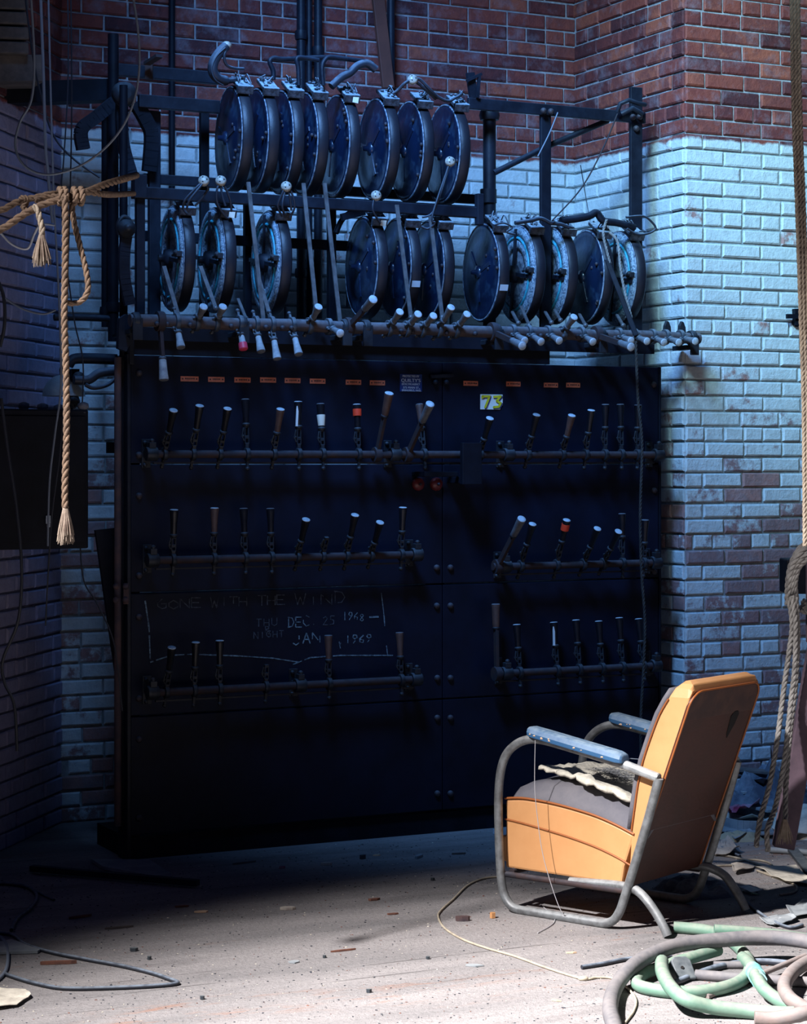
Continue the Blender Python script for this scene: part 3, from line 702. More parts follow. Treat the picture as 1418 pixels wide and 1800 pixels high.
for i, it in enumerate(TL):
    px, tip, kind = it[:3]; lg = len(it) > 3; piv, tp = pt_from(px, zT, tip, DT)
    up = tip[1] < 560
    words = ['first','second','third','fourth','fifth','sixth','seventh','eighth','ninth','tenth','eleventh','twelfth','thirteenth','fourteenth','fifteenth','sixteenth','seventeenth','eighteenth','nineteenth','twentieth','twenty-first','twenty-second','twenty-third','twenty-fourth','twenty-fifth','twenty-sixth','twenty-seventh','twenty-eighth']
    lab = '%s lever, %s grip, pointing %s, %s from left on the thick rail' % ('long' if lg else 'short', {'white':'pale','grey':'grey','pink':'pink-tipped'}[kind], 'up' if up else 'down', words[i])
    L = (tp-piv).length
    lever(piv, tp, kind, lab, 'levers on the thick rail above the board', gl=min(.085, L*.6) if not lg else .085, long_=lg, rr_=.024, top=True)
# black shelf angle under the thick rail
mb = bbox(s_at(232,-.02), s_at(1150,-.02), -.02, .0, zrow(700,610,-.02), zrow(700,588,-.02)); bbox(s_at(232,-.02), s_at(1150,-.02), -.0, .22, zrow(700,596,-.02)-.01, zrow(700,596,-.02), mb)
rack = thing('dimmer_rack', 'black iron rack of posts and beams holding the round dimmer plates', 'rack', W(1.1, .2, 1.95))
mb.build('shelf_angle', M['iron_clean'], rack)
bbox(s_at(232,.005), s_at(966,.005), .005, .02, ztop, zrow(700,598,-.02)).build('back_strip', M['iron_clean'], rack)
def rb(nm, x0, y0, x1, y1, d, w, h, mat='iron', d1=None, bolts=()):
    a = bp(x0, y0, d); b = bp(x1, y1, d if d1 is None else d1)
    mb = MB(); mb.bar(a, b, w, h, up=(N if abs((b-a).normalized().z) > .5 else V((0,0,1))))
    for (x, y) in bolts: mb.blob(bp(x, y, d-w/2-.004), .012)
    return mb.build(nm, M[mat], rack, bevel=.003)
def beam(x0, x1, ymid, xref, d, h, w=.03, mat='iron'):
    z = bp(xref, ymid, d).z; a = W(s_at(x0, d), d, z); b = W(s_at(x1, d), d, z)
    return MB().bar(a, b, w, h).build('beam', M[mat], rack, bevel=.003)
def post(x, y0, y1, d, w, dep=.03, mat='iron'):
    s, z0 = sz(x, y1, d); z1 = bp(x, y0, d).z; mb = bbox(s-w/2, s+w/2, d, d+dep, z0, z1); return mb.build('post', M[mat], rack, bevel=.003)
beam(205, 385, 131, 300, .42, .05); beam(243, 385, 182, 300, .30, .052)
beam(250, 845, 317, 300, .40, .04); beam(250, 848, 342, 300, .05, .044, .04)
beam(245, 610, 417, 300, .45, .042, mat='iron_clean')
beam(822, 1133, 196, 990, .12, .048, .02)
beam(600, 845, 366, 720, .38, .05, mat='iron_clean')
post(248, 340, 552, -.03, .034); post(248, 306, 348, -.05, .05, .05); post(273, 195, 560, .35, .048); post(361, 185, 560, .42, .036, mat='iron_clean')
post(585, 340, 590, .40, .034, mat='iron_clean'); post(437, 340, 590, .48, .03, mat='iron_clean'); post(845, 340, 395, .02, .03); post(232, 560, 640, -.02, .02)
post(960, 196, 585, .12, .050, .02); post(1119, 153, 590, .10, .060, .02)
a = bp(860, 192, .25); b = bp(860, 590, .25)
mb = MB(); mb.tube([a, b], .028, 14); mb.lathe([(.04,-.02),(.045,0),(.04,.02)], facing(bp(860,203,.25), V((0,0,1))), 14); mb.lathe([(.036,-.03),(.036,.03)], facing(bp(858,345,.25), V((0,0,1))), 12)
mb.build('pipe_post', M['iron'], rack)
mb = MB(); mb.tube([bp(868,304,.22), bp(960,258,.2), bp(1068,212,.16)], .013, 8); mb.build('diagonal_brace', M['iron'], rack)
for (x, y) in ((955,195),(968,196),(1112,206),(1124,205),(1118,226)): MB().blob(bp(x, y, .09), .014).build('bolt', M['bolt'], rack)
mb = MB()  # clamp and bracket at the right post head
mb.tube([bp(1085,196,.08), bp(1090,182,.06), bp(1105,176,.05), bp(1122,182,.05), bp(1134,184,.06)], .010, 8); mb.tube([bp(1092,200,.06), bp(1112,190,.03), bp(1128,200,.05)], .011, 8)
mb.build('hook_clamp', M['iron'], rack)
mb = MB(); mb.bar(bp(826,128,.12), bp(832,172,.12), .018, .035); mb.bar(bp(820,142,.10), bp(846,130,.10), .012, .012); mb.bar(bp(842,134,.1), bp(839,172,.1), .012, .012); mb.build('stop_bracket', M['iron'], rack)
# bracket plate sticking up left
mb = MB(); mb.bar(bp(258,112,.30), bp(280,98,.2), .03, .012, up=(0,0,1)); mb.bar(bp(262,140,.34), bp(262,104,.34), .03, .03); mb.build('angle_bracket', M['rust'], rack)
mb = MB(); mb.bar(bp(600,382,.2), bp(640,372,.2), .02, .03); mb.build('tie_bar', M['iron_clean'], rack)

# ---------------------------------------------------------------- dimmer plates
EB = V((-1350, 3700, 0)).normalized(); EX = V((EB.y, -EB.x, 0)); RD = .213; TH = .046
ROTD = math.atan2(EX.y, EX.x)
def plate(xf, zc, style, label, group, dn=.0, R=RD, tagged=False, sticker=False, seed=0):
    s = s_at(xf, dn); near = W(s, dn, zc); c = near+EB*R
    t = thing('dimmer_plate', label, 'dimmer', c, group, rot=(0, 0, ROTD))
    rr = random.Random(seed); RX = Matrix.Rotation(PI/2, 4, 'Y')
    def loc(mb, nm, mat, par=None, bev=0): return mb.build(nm, M[mat], par or t, world=False, bevel=bev)
    # rim, local x = axis to the right, y = back, z = up
    loc(MB().lathe([(R-.03,0.004),(R-.004,.0),(R,.004),(R,TH-.006),(R-.006,TH),(R*.3,TH+.004)], RX, 48), 'rim', 'rim')
    loc(MB().lathe([(R-.012,-.0005),(R-.010,-.0035),(R-.005,-.003),(R-.0035,.001)], RX, 48), 'edge_highlight', 'edgehighlight')  # thin ring carrying the painted edge highlight
    if style == 'plain':
        loc(MB().lathe([(R-.012,-.001),(R-.016,-.004),(R-.03,-.002),(R*.62,-.006),(R*.58,-.011),(R*.2,-.013),(.02,-.013)], RX, 48), 'face_plate', 'disc')
        mb = MB(); mb.lathe([(.030,-.013),(.028,-.022),(.012,-.026),(.010,-.045),(.004,-.047)], RX, 14)
        for k in range(3):
            a = k*2*PI/3+rr.random(); mb.bar((-.013, 0, 0), (-.010, math.cos(a)*R*.6, math.sin(a)*R*.6), .018, .007, up=(1,0,0))
        loc(mb, 'hub', 'disc')
        for k in range(5):
            a = -PI+rr.uniform(-.9, .9) if k else PI; q = R*rr.choice([.93, .72, .5]) if k else R-.012
            loc(MB().blob((-.010, math.cos(a)*q, math.sin(a)*q), .0085, .8), 'screw', 'bolt')
    else:
        loc(MB().lathe([(R-.01,0),(R-.012,-.010),(R-.03,-.014),(R-.05,-.010),(R-.052,.004)], RX, 48), 'winding', 'coil')
        ring = [(-.010, math.cos(2*PI*k/40)*(R-.057), math.sin(2*PI*k/40)*(R-.057)) for k in range(40)]
        loc(MB().tube(ring, .0065, 8, closed=True), 'winding_edge', 'turq')
        loc(MB().lathe([(R-.062,.0),(R-.068,-.012),(R-.10,-.012),(R-.105,.002)], RX, 40), 'inner_winding', 'coil')
        mb = MB(); mb.lathe([(R*.5,.004),(R*.45,.004),(.02,.002)], RX, 28); loc(mb, 'back_disc', 'rim')
        mb = MB()
        for k in range(2):
            a = .15+k*PI/2; mb.bar((-.016, -math.cos(a)*(R-.02), -math.sin(a)*(R-.02)), (-.016, math.cos(a)*(R-.02), math.sin(a)*(R-.02)), .016, .010, up=(1,0,0))
        mb.lathe([(.04,-.004),(.036,-.03),(.016,-.034),(.014,-.055)], RX, 14); loc(mb, 'contact_arm', 'iron')
        mb = MB(); mb.box((-.02, -R+.028, 0), (.022, .04, .022)); mb.tube([(-.03,-R+.012,.012),(-.036,-R+.035,-.004),(-.026,-R+.060,.004),(-.03,-R+.08,.0)], .006, 6); mb.blob((-.03,-R+.02,.004), .012)
        loc(mb, 'contact_clamp', 'steel', bev=.002)
    # terminal block over the front shoulder
    th = math.radians(62); c_ = V((TH/2, -math.cos(th)*(R+.022), math.sin(th)*(R+.022))); Rt = Matrix.Rotation(-(PI/2-th)*-1, 3, 'X')
    Rt = Matrix((V((1,0,0)), V((0,-math.sin(th),-math.cos(th))), V((0,-math.cos(th),math.sin(th))))).transposed()
    mb = MB(); mb.box(c_, (TH+.018, .115, .016), Rt); mb.box(c_+Rt @ V((0,.062,-.006)), (TH+.02, .022, .034), Rt)
    mb.box(c_+Rt @ V((-.0,-.0,-.016)), (TH-.01, .07, .02), Rt)
    tb = loc(mb, 'terminal_block', 'terminal', bev=.003)
    mb = MB()
    for k in range(9):
        q = c_+Rt @ V((rr.uniform(-.02,.02), rr.uniform(-.05,.05), .012)); mb.blob(q, rr.uniform(.004,.009), 1, 1, .8, n=8)
    for k in range(3):
        p0 = c_+Rt @ V((rr.uniform(-.02,.02), rr.uniform(-.045,.02), .012)); p1 = p0+Rt @ V((rr.uniform(-.02,.02), rr.uniform(.0,.03), rr.uniform(.02,.035))); p2 = p0+Rt @ V((rr.uniform(-.02,.02), rr.uniform(.02,.05), .006))
        mb.tube(spline([p0, p1, p2], 5), .0028, 6)
    loc(mb, 'terminals', 'terminal', tb)
    if tagged:
        q = c_+Rt @ V((.012,.076,-.004)); mb = MB(); mb.box(q, (.024, .002, .030), Matrix.Rotation(.15, 3, 'Y')); loc(mb, 'paper_tag', 'tag')
    if sticker:
        a = math.radians(-22); q = V((TH/2, -math.cos(a)*(R+.001), math.sin(a)*(R+.001))); mb = MB()
        mb.box(q, (.036,.002,.026), Matrix.Rotation(a*-1, 3, 'X')); loc(mb, 'sticker', 'signwhite')
    return t, c
zL = 2.347; zU = 2.842
lower = [(325,'coil',0,0),(397,'coil',1,0),(495,'coil',0,0),(665,'plain',1,0),(724,'plain',0,1),(782,'plain',0,0),(879,'plain',0,1),(943,'coil',0,0),(1000,'coil',0,0),(1063,'plain',0,0),(1120,'coil',0,0)]
LC = []
for i, (x, st, tg, sk) in enumerate(lower):
    lab = 'round dimmer plate with %s, %s from left in the lower row' % ('pale speckled winding' if st == 'coil' else 'plain blue-black face', ordinal(i))
    R_ = RD if i < 9 else RD*.985
    LC.append(plate(x, zL, st, lab, 'dimmer plates in the lower row', tagged=tg, sticker=sk, seed=i, R=R_)[1])
upper = [427, 473, 517, 560, 616, 686, 746, 810]; UC = []
for i, x in enumerate(upper):
    lab = 'round black dimmer plate, %s from left in the upper row of the rack' % ordinal(i)
    UC.append(plate(x, zU, 'plain', lab, 'dimmer plates in the upper row', tagged=(i == 4), seed=40+i)[1])

# connecting rods from plates down to the thick rail
rods = [((436,320),(464,574),.10),((533,322),(555,540),.10),((570,322),(598,570),.10),((697,360),(722,558),.10),((756,380),(777,558),.10),
        ((288,468),(314,558),.13),((352,468),(379,542),.13),((454,488),(478,568),.13),((418,525),(432,560),.06),((900,548),(911,568),.03),((915,538),(930,572),.03),((958,548),(969,567),.03),((1018,552),(1029,572),.03),((1084,553),(1095,572),.03),((975,545),(985,563),.03)]
for i, (a, b, d) in enumerate(rods):
    A_ = bp(a[0], a[1], -.04); B_ = bp(b[0], b[1], -.11)
    mb = MB(); mb.bar(A_, B_, .006, .0165 if i < 8 else .012, up=U); mb.blob(B_, .011, n=8)
    if i < 5: lab = 'long grey steel strap rod below the upper plates, %s of five from left' % ordinal(i)
    elif i < 9: lab = 'short grey steel rod under the left lower plates, %s of four from left' % ordinal(i-5)
    else: lab = 'stub of grey steel rod under the right lower plates, %s of six from left' % ordinal(i-9 if i < 14 else 5)
    if i >= 9: 
        k = sorted(range(9, 15), key=lambda q: rods[q][0][0]).index(i); lab = 'stub of grey steel rod under the right lower plates, %s of six from left' % ordinal(k)
    solo('connecting_rod', mb, M['rod'], lab, 'rod', 'connecting rods between plates and levers')

# porcelain plugs with looping wires
def plug(x, y, d, ends, label, big=1.0, mat='wire', mid=None):
    p = bp(x, y, d); t = thing('wire_connector', label, 'connector', p, 'porcelain wire connectors')
    mb = MB(); mb.lathe([(.012,-.016),(.020,-.010),(.022,.004),(.016,.013),(.006,.016)], facing(p, (V((.2,-1,.35)))), 14); mb.build('porcelain_cap', M['porcelain'], t)
    mb = MB()
    for k in range(3):
        a = 2*PI*k/3; F_ = facing(p, V((.2,-1,.35))); mb.lathe([(.0036,.012),(.0036,.0150)], F_ @ Matrix.Translation((math.cos(a)*.010, math.sin(a)*.010, 0)), 8)
    mb.build('socket_holes', M['patch'], t)
    for e in ends:
        pts = [bp(q[0], q[1], d+q[2]) for q in e]; MB().tube(spline([p+(pts[0]-p).normalized()*.010]+pts, 6), .0045*big, 8).build('wire', M[mat], t)
    return t
plug(358,318,-.05,[[(345,330,0),(325,352,.02),(322,366,.04),(330,378,.04)],[(352,328,-.01),(333,352,0),(328,368,.02)],[(365,332,.02),(352,352,.03),(342,362,.04)]],'porcelain wire connector above the leftmost speckled plate')
plug(388,318,-.05,[[(381,335,0),(382,358,.01),(395,380,.03),(402,384,.04)],[(396,330,0),(404,350,.01),(407,372,.03)],[(389,335,.0),(392,350,.0),(396,362,.0)]],'porcelain wire connector above the second speckled plate')
plug(503,328,-.05,[[(497,338,0),(488,362,.02),(496,380,.04)],[(500,340,0),(496,362,.0),(500,378,.02)],[(512,338,0),(518,362,.01),(510,382,.04)],[(509,345,0),(512,370,.02)]],'porcelain wire connector above the third speckled plate')
plug(661,344,-.05,[[(656,356,0),(656,372,.0),(668,392,.02)]],'small porcelain connector hanging above the fourth lower plate')
plug(791,284,-.06,[[(788,296,0),(776,335,.0),(760,374,.02),(742,382,.03)],[(760,378,.0),(764,392,.0),(752,402,.02),(740,398,.03)]],'porcelain connector hanging in front of the rightmost upper plate')
plug(725,140,-.0,[[(712,146,0),(700,158,.02),(690,165,.03)],[(735,146,0),(750,160,.02),(766,174,.03)],[(738,140,0),(756,158,.0),(770,172,.02)],[(780,176,.02),(800,172,.03),(812,164,.04)]],'porcelain connector on twisted cables above the upper plates', 1.5)
# curved cable horn at upper left
p = bp(398,80,.05); t = thing('cable_horn', 'thick curved black cable rising above the first upper plate, frayed pale tip', 'cable', bp(385,140,.05))
MB().tube(spline([bp(398,80,.05),bp(386,92,.05),bp(376,108,.05),bp(374,125,.05),bp(383,138,.06),bp(400,142,.08),bp(418,138,.1)], 6), [.017]*1+[.02]*29+[.012]*7, 10).build('cable', M['wire'], t)
mb = MB(); mb.blob(p+V((0,0,.002)), .019, 1.1, 1, .8); mb.build('cable_tip', M['porcelain'], t)
mb = MB(); mb.tube(spline([bp(400,82,.04),bp(394,98,.04),bp(398,114,.05),bp(412,120,.06),bp(428,121,.08)], 6), .006, 8); mb.tube(spline([bp(396,84,.03),bp(380,100,.03),bp(372,122,.03),bp(378,140,.03),bp(392,150,.04)], 6), .003, 6); mb.build('lead_wire', M['wire'], t)
# bent conduits over the upper row
def bent(px, d, r, label, mat='iron', name='bent_bar', cat='bar'):
    mb = MB(); mb.tube(spline([bp(x, y, d) for x, y in px], 5), r, 8); return solo(name, mb, M[mat], label, cat)
bent([(480,140),(480,125),(474,108),(482,102),(500,104),(575,101),(640,108),(655,112)], .12, .010, 'long bent black rod running over the upper plates')
bent([(525,150),(524,120),(521,104),(530,101),(560,106)], .06, .009, 'short bent rod hooked over the third upper plate')
bent([(568,150),(566,118),(572,104),(582,100),(610,104)], .02, .009, 'bent rod hooked over the fourth upper plate')
bent([(582,152),(600,136),(615,128),(628,116),(645,112),(660,122)], .06, .017, 'thick bent cable over the fifth upper plate', 'wire', 'bent_cable', 'cable')
# clutter over lower right plates
bent([(985,388),(1010,385),(1035,380),(1048,374),(1060,388),(1085,392),(1115,400)], .02, .016, 'thick black elbow pipe over the right lower plates', 'iron', 'elbow_pipe', 'pipe')
bent([(905,392),(930,388),(950,384),(968,392),(985,394),(1000,400)], .0, .009, 'twisted cable over the eighth and ninth lower plates', 'wire', 'bent_cable', 'cable')
bent([(868,396),(885,392),(900,400),(890,408),(905,412)], -.01, .004, 'thin looped wire on the seventh lower plate terminal', 'wire', 'loose_wire', 'wire')
bent([(1100,382),(1130,380),(1145,390),(1152,402),(1140,410),(1120,412),(1102,402)], -.02, .005, 'black wire looping out beyond the last lower plate', 'wire', 'loose_wire', 'wire')
mb = rope_mb([bp(1066,386,-.08), bp(1060,410,-.09), bp(1066,440,-.10), bp(1076,478,-.10)], .006); mb2 = rope_mb([bp(1070,408,-.06), bp(1085,425,-.08), bp(1090,470,-.1), bp(1098,515,-.11), bp(1110,560,-.13)], .006)
mb.v  # keep
solo('hanging_twine', mb, M['ropegrey'], 'short frayed cord hanging in front of the tenth lower plate', 'cord'); solo('hanging_twine', mb2, M['ropegrey'], 'cord looping down past the last lower plate to the rail', 'cord')
# conduit bar down across the last plates
solo('slanted_bar', MB().bar(bp(1066,455,-.09), bp(1118,590,-.16), .018, .022), M['iron'], 'dark slanted bar crossing the last two lower plates', 'bar', bevel=.003)
# curved guard straps beside the lower left, at x 590-640 a bowed strap
mb = MB(); mb.tube(spline([bp(590,410,.3), bp(600,388,.3), bp(615,374,.3), bp(640,366,.3)], 6), .012, 8); solo('curved_strap', mb, M['iron_clean'], 'thin bowed black strap behind the dimmer plates below the upper row', 'strap')
# loose wires right part
def wire_w(pts, r, mat, label, name='loose_wire', cat='wire'):
    mb = MB(); mb.tube(spline(pts, 8), r, 6); return solo(name, mb, M[mat], label, cat)
wire_w([bp(1085,200,.06), bp(1060,260,.05), bp(1022,330,.02), bp(970,388,-.02)], .0035, 'rust', 'thin rusty wire slanting from the right post head to the plates')
wire_w([bp(980,198,.08), bp(965,235,.06), bp(945,275,.05)], .003, 'wiregrey', 'short grey wire slanting across the middle right post')
wire_w([bp(1020,290,.4), bp(1030,350,.38), bp(1038,395,.3)], .002, 'wire', 'hair-thin dark wire hanging in front of the painted brick return')

# ---------------------------------------------------------------- pipes on the back wall
def vpipe(x, y0, y1, d, r, mat, label, couplers=()):
    t = thing('wall_pipe', label, 'pipe', bp(x, y1, d)); a = bp(x, y0, d); b = bp(x, y1, d)
    MB().tube([a, (a+b)/2, b], r, 12).build('pipe', M[mat], t)
    for y in couplers: MB().lathe([(r+.006,-.02),(r+.009,0),(r+.006,.02)], facing(bp(x, y, d), V((0,0,1))), 12).build('coupler', M[mat], t)
    return t
vpipe(529, -40, 560, .84, .020, 'iron', 'dark vertical pipe on the back wall, left of the pair above the plates', (62, 480))
vpipe(543, -40, 560, .86, .014, 'iron', 'thin vertical pipe between the wider pair on the back wall')
vpipe(559, -40, 560, .84, .019, 'iron', 'dark vertical pipe on the back wall, right of the pair above the plates', (90,))
vpipe(302, -40, 345, .84, .014, 'iron_clean', 'narrow black vertical pipe on the back wall at upper left')
vpipe(687, -40, 150, .84, .018, 'iron', 'bluish vertical pipe behind the brown timber strip')
vpipe(186, 190, 575, .55, .018, 'iron_clean', 'black vertical pipe left of the rack, ending in a coupler', (548,))
vpipe(199, 60, 600, .40, .022, 'iron_clean', 'dark vertical pipe just left of the rack posts', (540,))
vpipe(207, 628, 1452, .02, .014, 'rustpipe', 'rusty vertical pipe running down beside the left board edge')
vpipe(217, 150, 1462, .05, .016, 'iron_clean', 'black vertical pipe hugging the left board edge', (640,))
mb = MB(); mb.bar(bp(660,-40,.80), bp(682,155,.80), .02, .058, up=U); solo('timber_strip', mb, M['woodbrown'], 'brown painted timber strip leaning above the upper plates', 'timber', bevel=.003)
mb = MB(); 
for y in (1031, 1055):
    for x in (204, 221): mb.blob(bp(x, y, -.02), .013)
mb.bar(bp(221,1025,-.01), bp(221,1062,-.01), .01, .02, up=U); solo('pipe_clamp', mb, M['rustpipe'], 'small bolted clamp holding the pipes to the left board edge', 'clamp')

# ---------------------------------------------------------------- machinery left of the rack
def bandarm(pts, w, d, mat, label, name='steel_arm'):
    mb = MB(); P = spline([bp(x, y, d) for x, y in pts], 5)
    for a, b in zip(P[:-1], P[1:]): mb.bar(a, b+(b-a)*.15, .02, w, up=U)
    return mb
t = thing('steel_arm', 'pale dusty curved steel arm left of the rack beside the lower plates', 'arm', bp(225,540,-.04))
bandarm([(222,415),(218,450),(219,490),(228,535)], .042, -.04, 'steel', '').build('band', M['iron'], t)
mb = MB(); mb.lathe([(.034,-.01),(.038,.0),(.034,.02),(.018,.024),(.016,.04),(.006,.044)], facing(bp(221,402,-.05)), 16); mb.tube(spline([bp(210,412,-.05), bp(208,395,-.05), bp(216,382,-.05), bp(226,386,-.05), bp(228,396,-.05)], 5), .010, 8); mb.build('pivot_nut', M['steel'], t)
t = thing('steel_arm', 'dusty curved steel arm hanging above the rope at upper left', 'arm', bp(230,308,.2))
bandarm([(214,180),(214,220),(218,260),(231,306)], .046, .15, 'steel', '').build('band', M['iron'], t)
mb = MB(); mb.lathe([(.045,-.01),(.05,.0),(.045,.03),(.02,.036)], facing(bp(217,166,.13)), 16); mb.build('pivot_nut', M['steel'], t)
mb = MB(); P = spline([bp(200,180,.25), bp(170,205,.25), bp(143,228,.25), bp(146,262,.25)], 5)
for a, b in zip(P[:-1], P[1:]): mb.bar(a, b+(b-a)*.15, .03, .05, up=U)
solo('bent_flat_bar', mb, M['iron'], 'black bent flat bar reaching left above the hanging rope', 'bar')
mb = MB(); P = spline([bp(238,180,.32), bp(258,215,.32), bp(266,240,.32), bp(262,300,.32)], 5)
for a, b in zip(P[:-1], P[1:]): mb.bar(a, b+(b-a)*.15, .03, .055, up=U)
solo('bent_flat_bar', mb, M['iron_clean'], 'black bent flat bar curving down left of the upper beams', 'bar')
# gear and lever at lower left end of the thick rail
mb = MB(); mb.prism([bp(x, y, -.06) for x, y in ((210,560),(222,552),(238,560),(232,585),(222,590),(232,600),(222,618),(208,612))], N*.03); solo('end_bracket', mb, M['iron'], 'jagged black bracket carrying the left end of the thick rail', 'bracket')
mb = MB(); mb.bar(bp(128,800,.3), bp(128,800,.3)+V((0,0,.001)), .001, .001)
# wooden beams upper left
mb = MB(); mb.bar(bp(-60,128,.35), bp(66,126,.35), .18, .105); solo('timber_beam', mb, M['wood'], 'squared timber beam end poking in at upper left', 'beam', bevel=.004)
for i, (y0, y1) in enumerate(((2,24),(28,50),(54,76),(80,102))):
    mb = MB(); mb.bar(bp(-60,(y0+y1)/2-4,.30), bp(41,(y0+y1)/2,.30), .16, .048); solo('stacked_block', mb, M['wood'], 'weathered block stacked above the beam, %s from the top' % ordinal(i), 'block', 'stack of blocks at upper left', bevel=.006)
mb = MB(); mb.bar(bp(-60,168,.5), bp(190,160,.5), .1, .085); solo('dark_beam', mb, M['iron_clean'], 'black horizontal beam behind the timber at upper left', 'beam')
# electrical box, insulators, lamp shade
bx0 = at(-60, 760, 8.15); mb = MB()
LA = math.atan2(ld.y, ld.x); RL = Matrix((V((.98,-.196,0)), -ld, V((0,0,1)))).transposed()
p_ = at(60, 842, 7.9)
t = thing('fuse_box', 'large black electrical box on the left wall below the lamp shade', 'box', p_-V((0,0,.27)))
mb = MB(); mb.box(p_, (.36, .20, .52), RU); mb.build('case', M['iron_clean'], t, bevel=.006)
mb = MB(); mb.box(p_-N*.103, (.33, .008, .47), RU); mb.build('door_panel', M['iron_clean'], t, bevel=.002)
for x, y in ((42,716),(75,718),(104,720),(146,716)):
    q = at(x, y, 7.9); mb = MB().lathe([(.012,-.03),(.02,-.02),(.012,-.01),(.022,0),(.02,.014),(.006,.02)], facing(q, V((0,0,1))), 12)
    mb.build('insulator', M['capdark'], t)
q = p_-N*.112+U*.02-V((0,0,.15)); mb = MB(); mb.box(q, (.018,.01,.03), RU); mb.box(q+V((.004,0,-.022)), (.016,.01,.012), RU); mb.build('latch_tag', M['cap'], t, bevel=.002)
t = thing('lamp_shade', 'dull metal dome lamp shade above the black box at left', 'lamp', at(112, 690, 8.35))
mb = MB().lathe([(.085,-.055),(.082,-.03),(.065,.0),(.04,.022),(.015,.03)], facing(at(112, 672, 8.35), V((0,0,1))), 24); mb.build('shade', M['greysheet'], t)
mb = MB().lathe([(.016,.028),(.018,.05),(.012,.07)], facing(at(112, 672, 8.35), V((0,0,1))), 12); mb.build('socket', M['iron'], t)
# pipes and cable elbows between box and board
bent([(120,642),(128,632),(150,630),(205,632)], .25, .022, 'thick black conduit bending from the left wall to the board edge', 'iron', 'bent_conduit', 'conduit')
bent([(130,668),(155,668),(175,656),(205,652)], .2, .018, 'black armoured cable below the thick conduit', 'wire', 'bent_cable', 'cable')
bent([(150,676),(165,682),(190,676),(206,662)], .18, .008, 'thin drooping cable under the armoured cable', 'wire', 'loose_wire', 'wire')
bent([(95,558),(140,558),(185,560),(197,562)], .4, .014, 'horizontal dark pipe meeting the vertical pipe coupler', 'iron', 'wall_pipe', 'pipe')
mb = MB(); mb.box(bp(130,660,.3), (.03,.05,.05), RU); mb.blob(bp(138,664,.25), .025); mb.blob(bp(128,705,.3), .03, jit=.2, seed=4); solo('cable_fitting', mb, M['steel'], 'clustered cable fitting at the left of the armoured cable', 'fitting')
# slanted dark board left
mb = MB(); mb.prism([bp(x, y, .10) for x, y in ((168,932),(203,928),(203,1180))], N*.02); solo('leaning_plate', mb, M['iron_clean'], 'tapering black plate leaning behind the left pipes', 'plate')
mb = MB(); mb.box(bp(196,787,.5), (.04,.02,.045), RU); solo('wall_plate', mb, M['iron_clean'], 'small black plate on the painted wall left of the pipes', 'plate')

# ---------------------------------------------------------------- wires and ropes at left
Yr = 6.1
wire_w([at(228,-40,Yr), at(243,60,Yr), at(243,140,Yr), at(225,205,Yr), at(190,255,Yr), at(140,292,Yr), at(85,307,Yr), at(45,293,Yr), at(27,258,Yr), at(35,215,Yr), at(55,175,Yr), at(60,100,Yr), at(52,-40,Yr)], .0036, 'wiregrey', 'grey cable swinging in a big loop at upper left')
wire_w([at(118,-40,7.9), at(120,60,7.9), at(119,160,7.9), at(112,280,7.9), at(108,330,7.9), at(112,420,7.9), at(130,560,7.9), at(146,640,7.9), at(142,760,7.9), at(140,880,7.9), at(145,1010,7.9), at(170,1060,7.9), at(200,1130,7.9), at(215,1250,7.9)], .003, 'wire', 'thin dark wire hanging from top left down past the black box')
wire_w([at(40,-40,7.8), at(58,100,7.8), at(75,180,7.8), at(95,240,7.8), at(130,280,7.8), at(175,312,7.8)], .004, 'wire', 'dark cable crossing behind the knotted rope')
wire_w([at(70,-40,7.6), at(76,120,7.6), at(80,255,7.6), at(84,300,7.6), at(90,370,7.6), at(93,392,7.6)], .006, 'wiregrey', 'short pale conduit behind the rope knot')
wire_w([at(84,-40,7.6), at(90,200,7.6), at(95,360,7.6), at(100,450,7.6), at(105,560,7.6), at(107,680,7.6), at(97,760,7.6), at(87,850,7.6), at(84,960,7.6)], .004, 'wiregrey', 'blue-grey cable hanging beside the long rope')
wire_w([at(-20,380,6.9), at(0,408,6.9), at(22,430,6.9), at(48,437,6.9), at(60,412,6.9), at(72,395,6.9), at(95,396,7.3)], .0042, 'wirewhite', 'bright white wire sagging below the rope knot')
wire_w([at(-20,500,7.4), at(10,525,7.4), at(40,543,7.4), at(75,552,7.4), at(98,545,7.4)], .004, 'wiregrey', 'grey wire sagging across the left wall')
wire_w([at(-10,480,7.4), at(6,520,7.4), at(8,570,7.4), at(0,610,7.4)], .007, 'iron_clean' if False else 'wire', 'black cable loop at the left picture edge')
wire_w([at(2,700,7.4), at(15,800,7.4), at(30,900,7.4), at(38,1000,7.4), at(32,1090,7.4), at(5,1160,7.4), at(8,1200,7.4), at(25,1240,7.4), at(30,1320,7.4)], .006, 'wire', 'dark cable hanging at the far left lower wall')
wire_w([at(124,-40,7.5), at(126,200,7.5), at(120,450,7.5), at(112,700,7.5), at(105,800,7.5), at(92,900,7.5), at(85,1000,7.5), at(80,1100,7.5)], .003, 'wire', 'thin wire hanging in front of the black box')

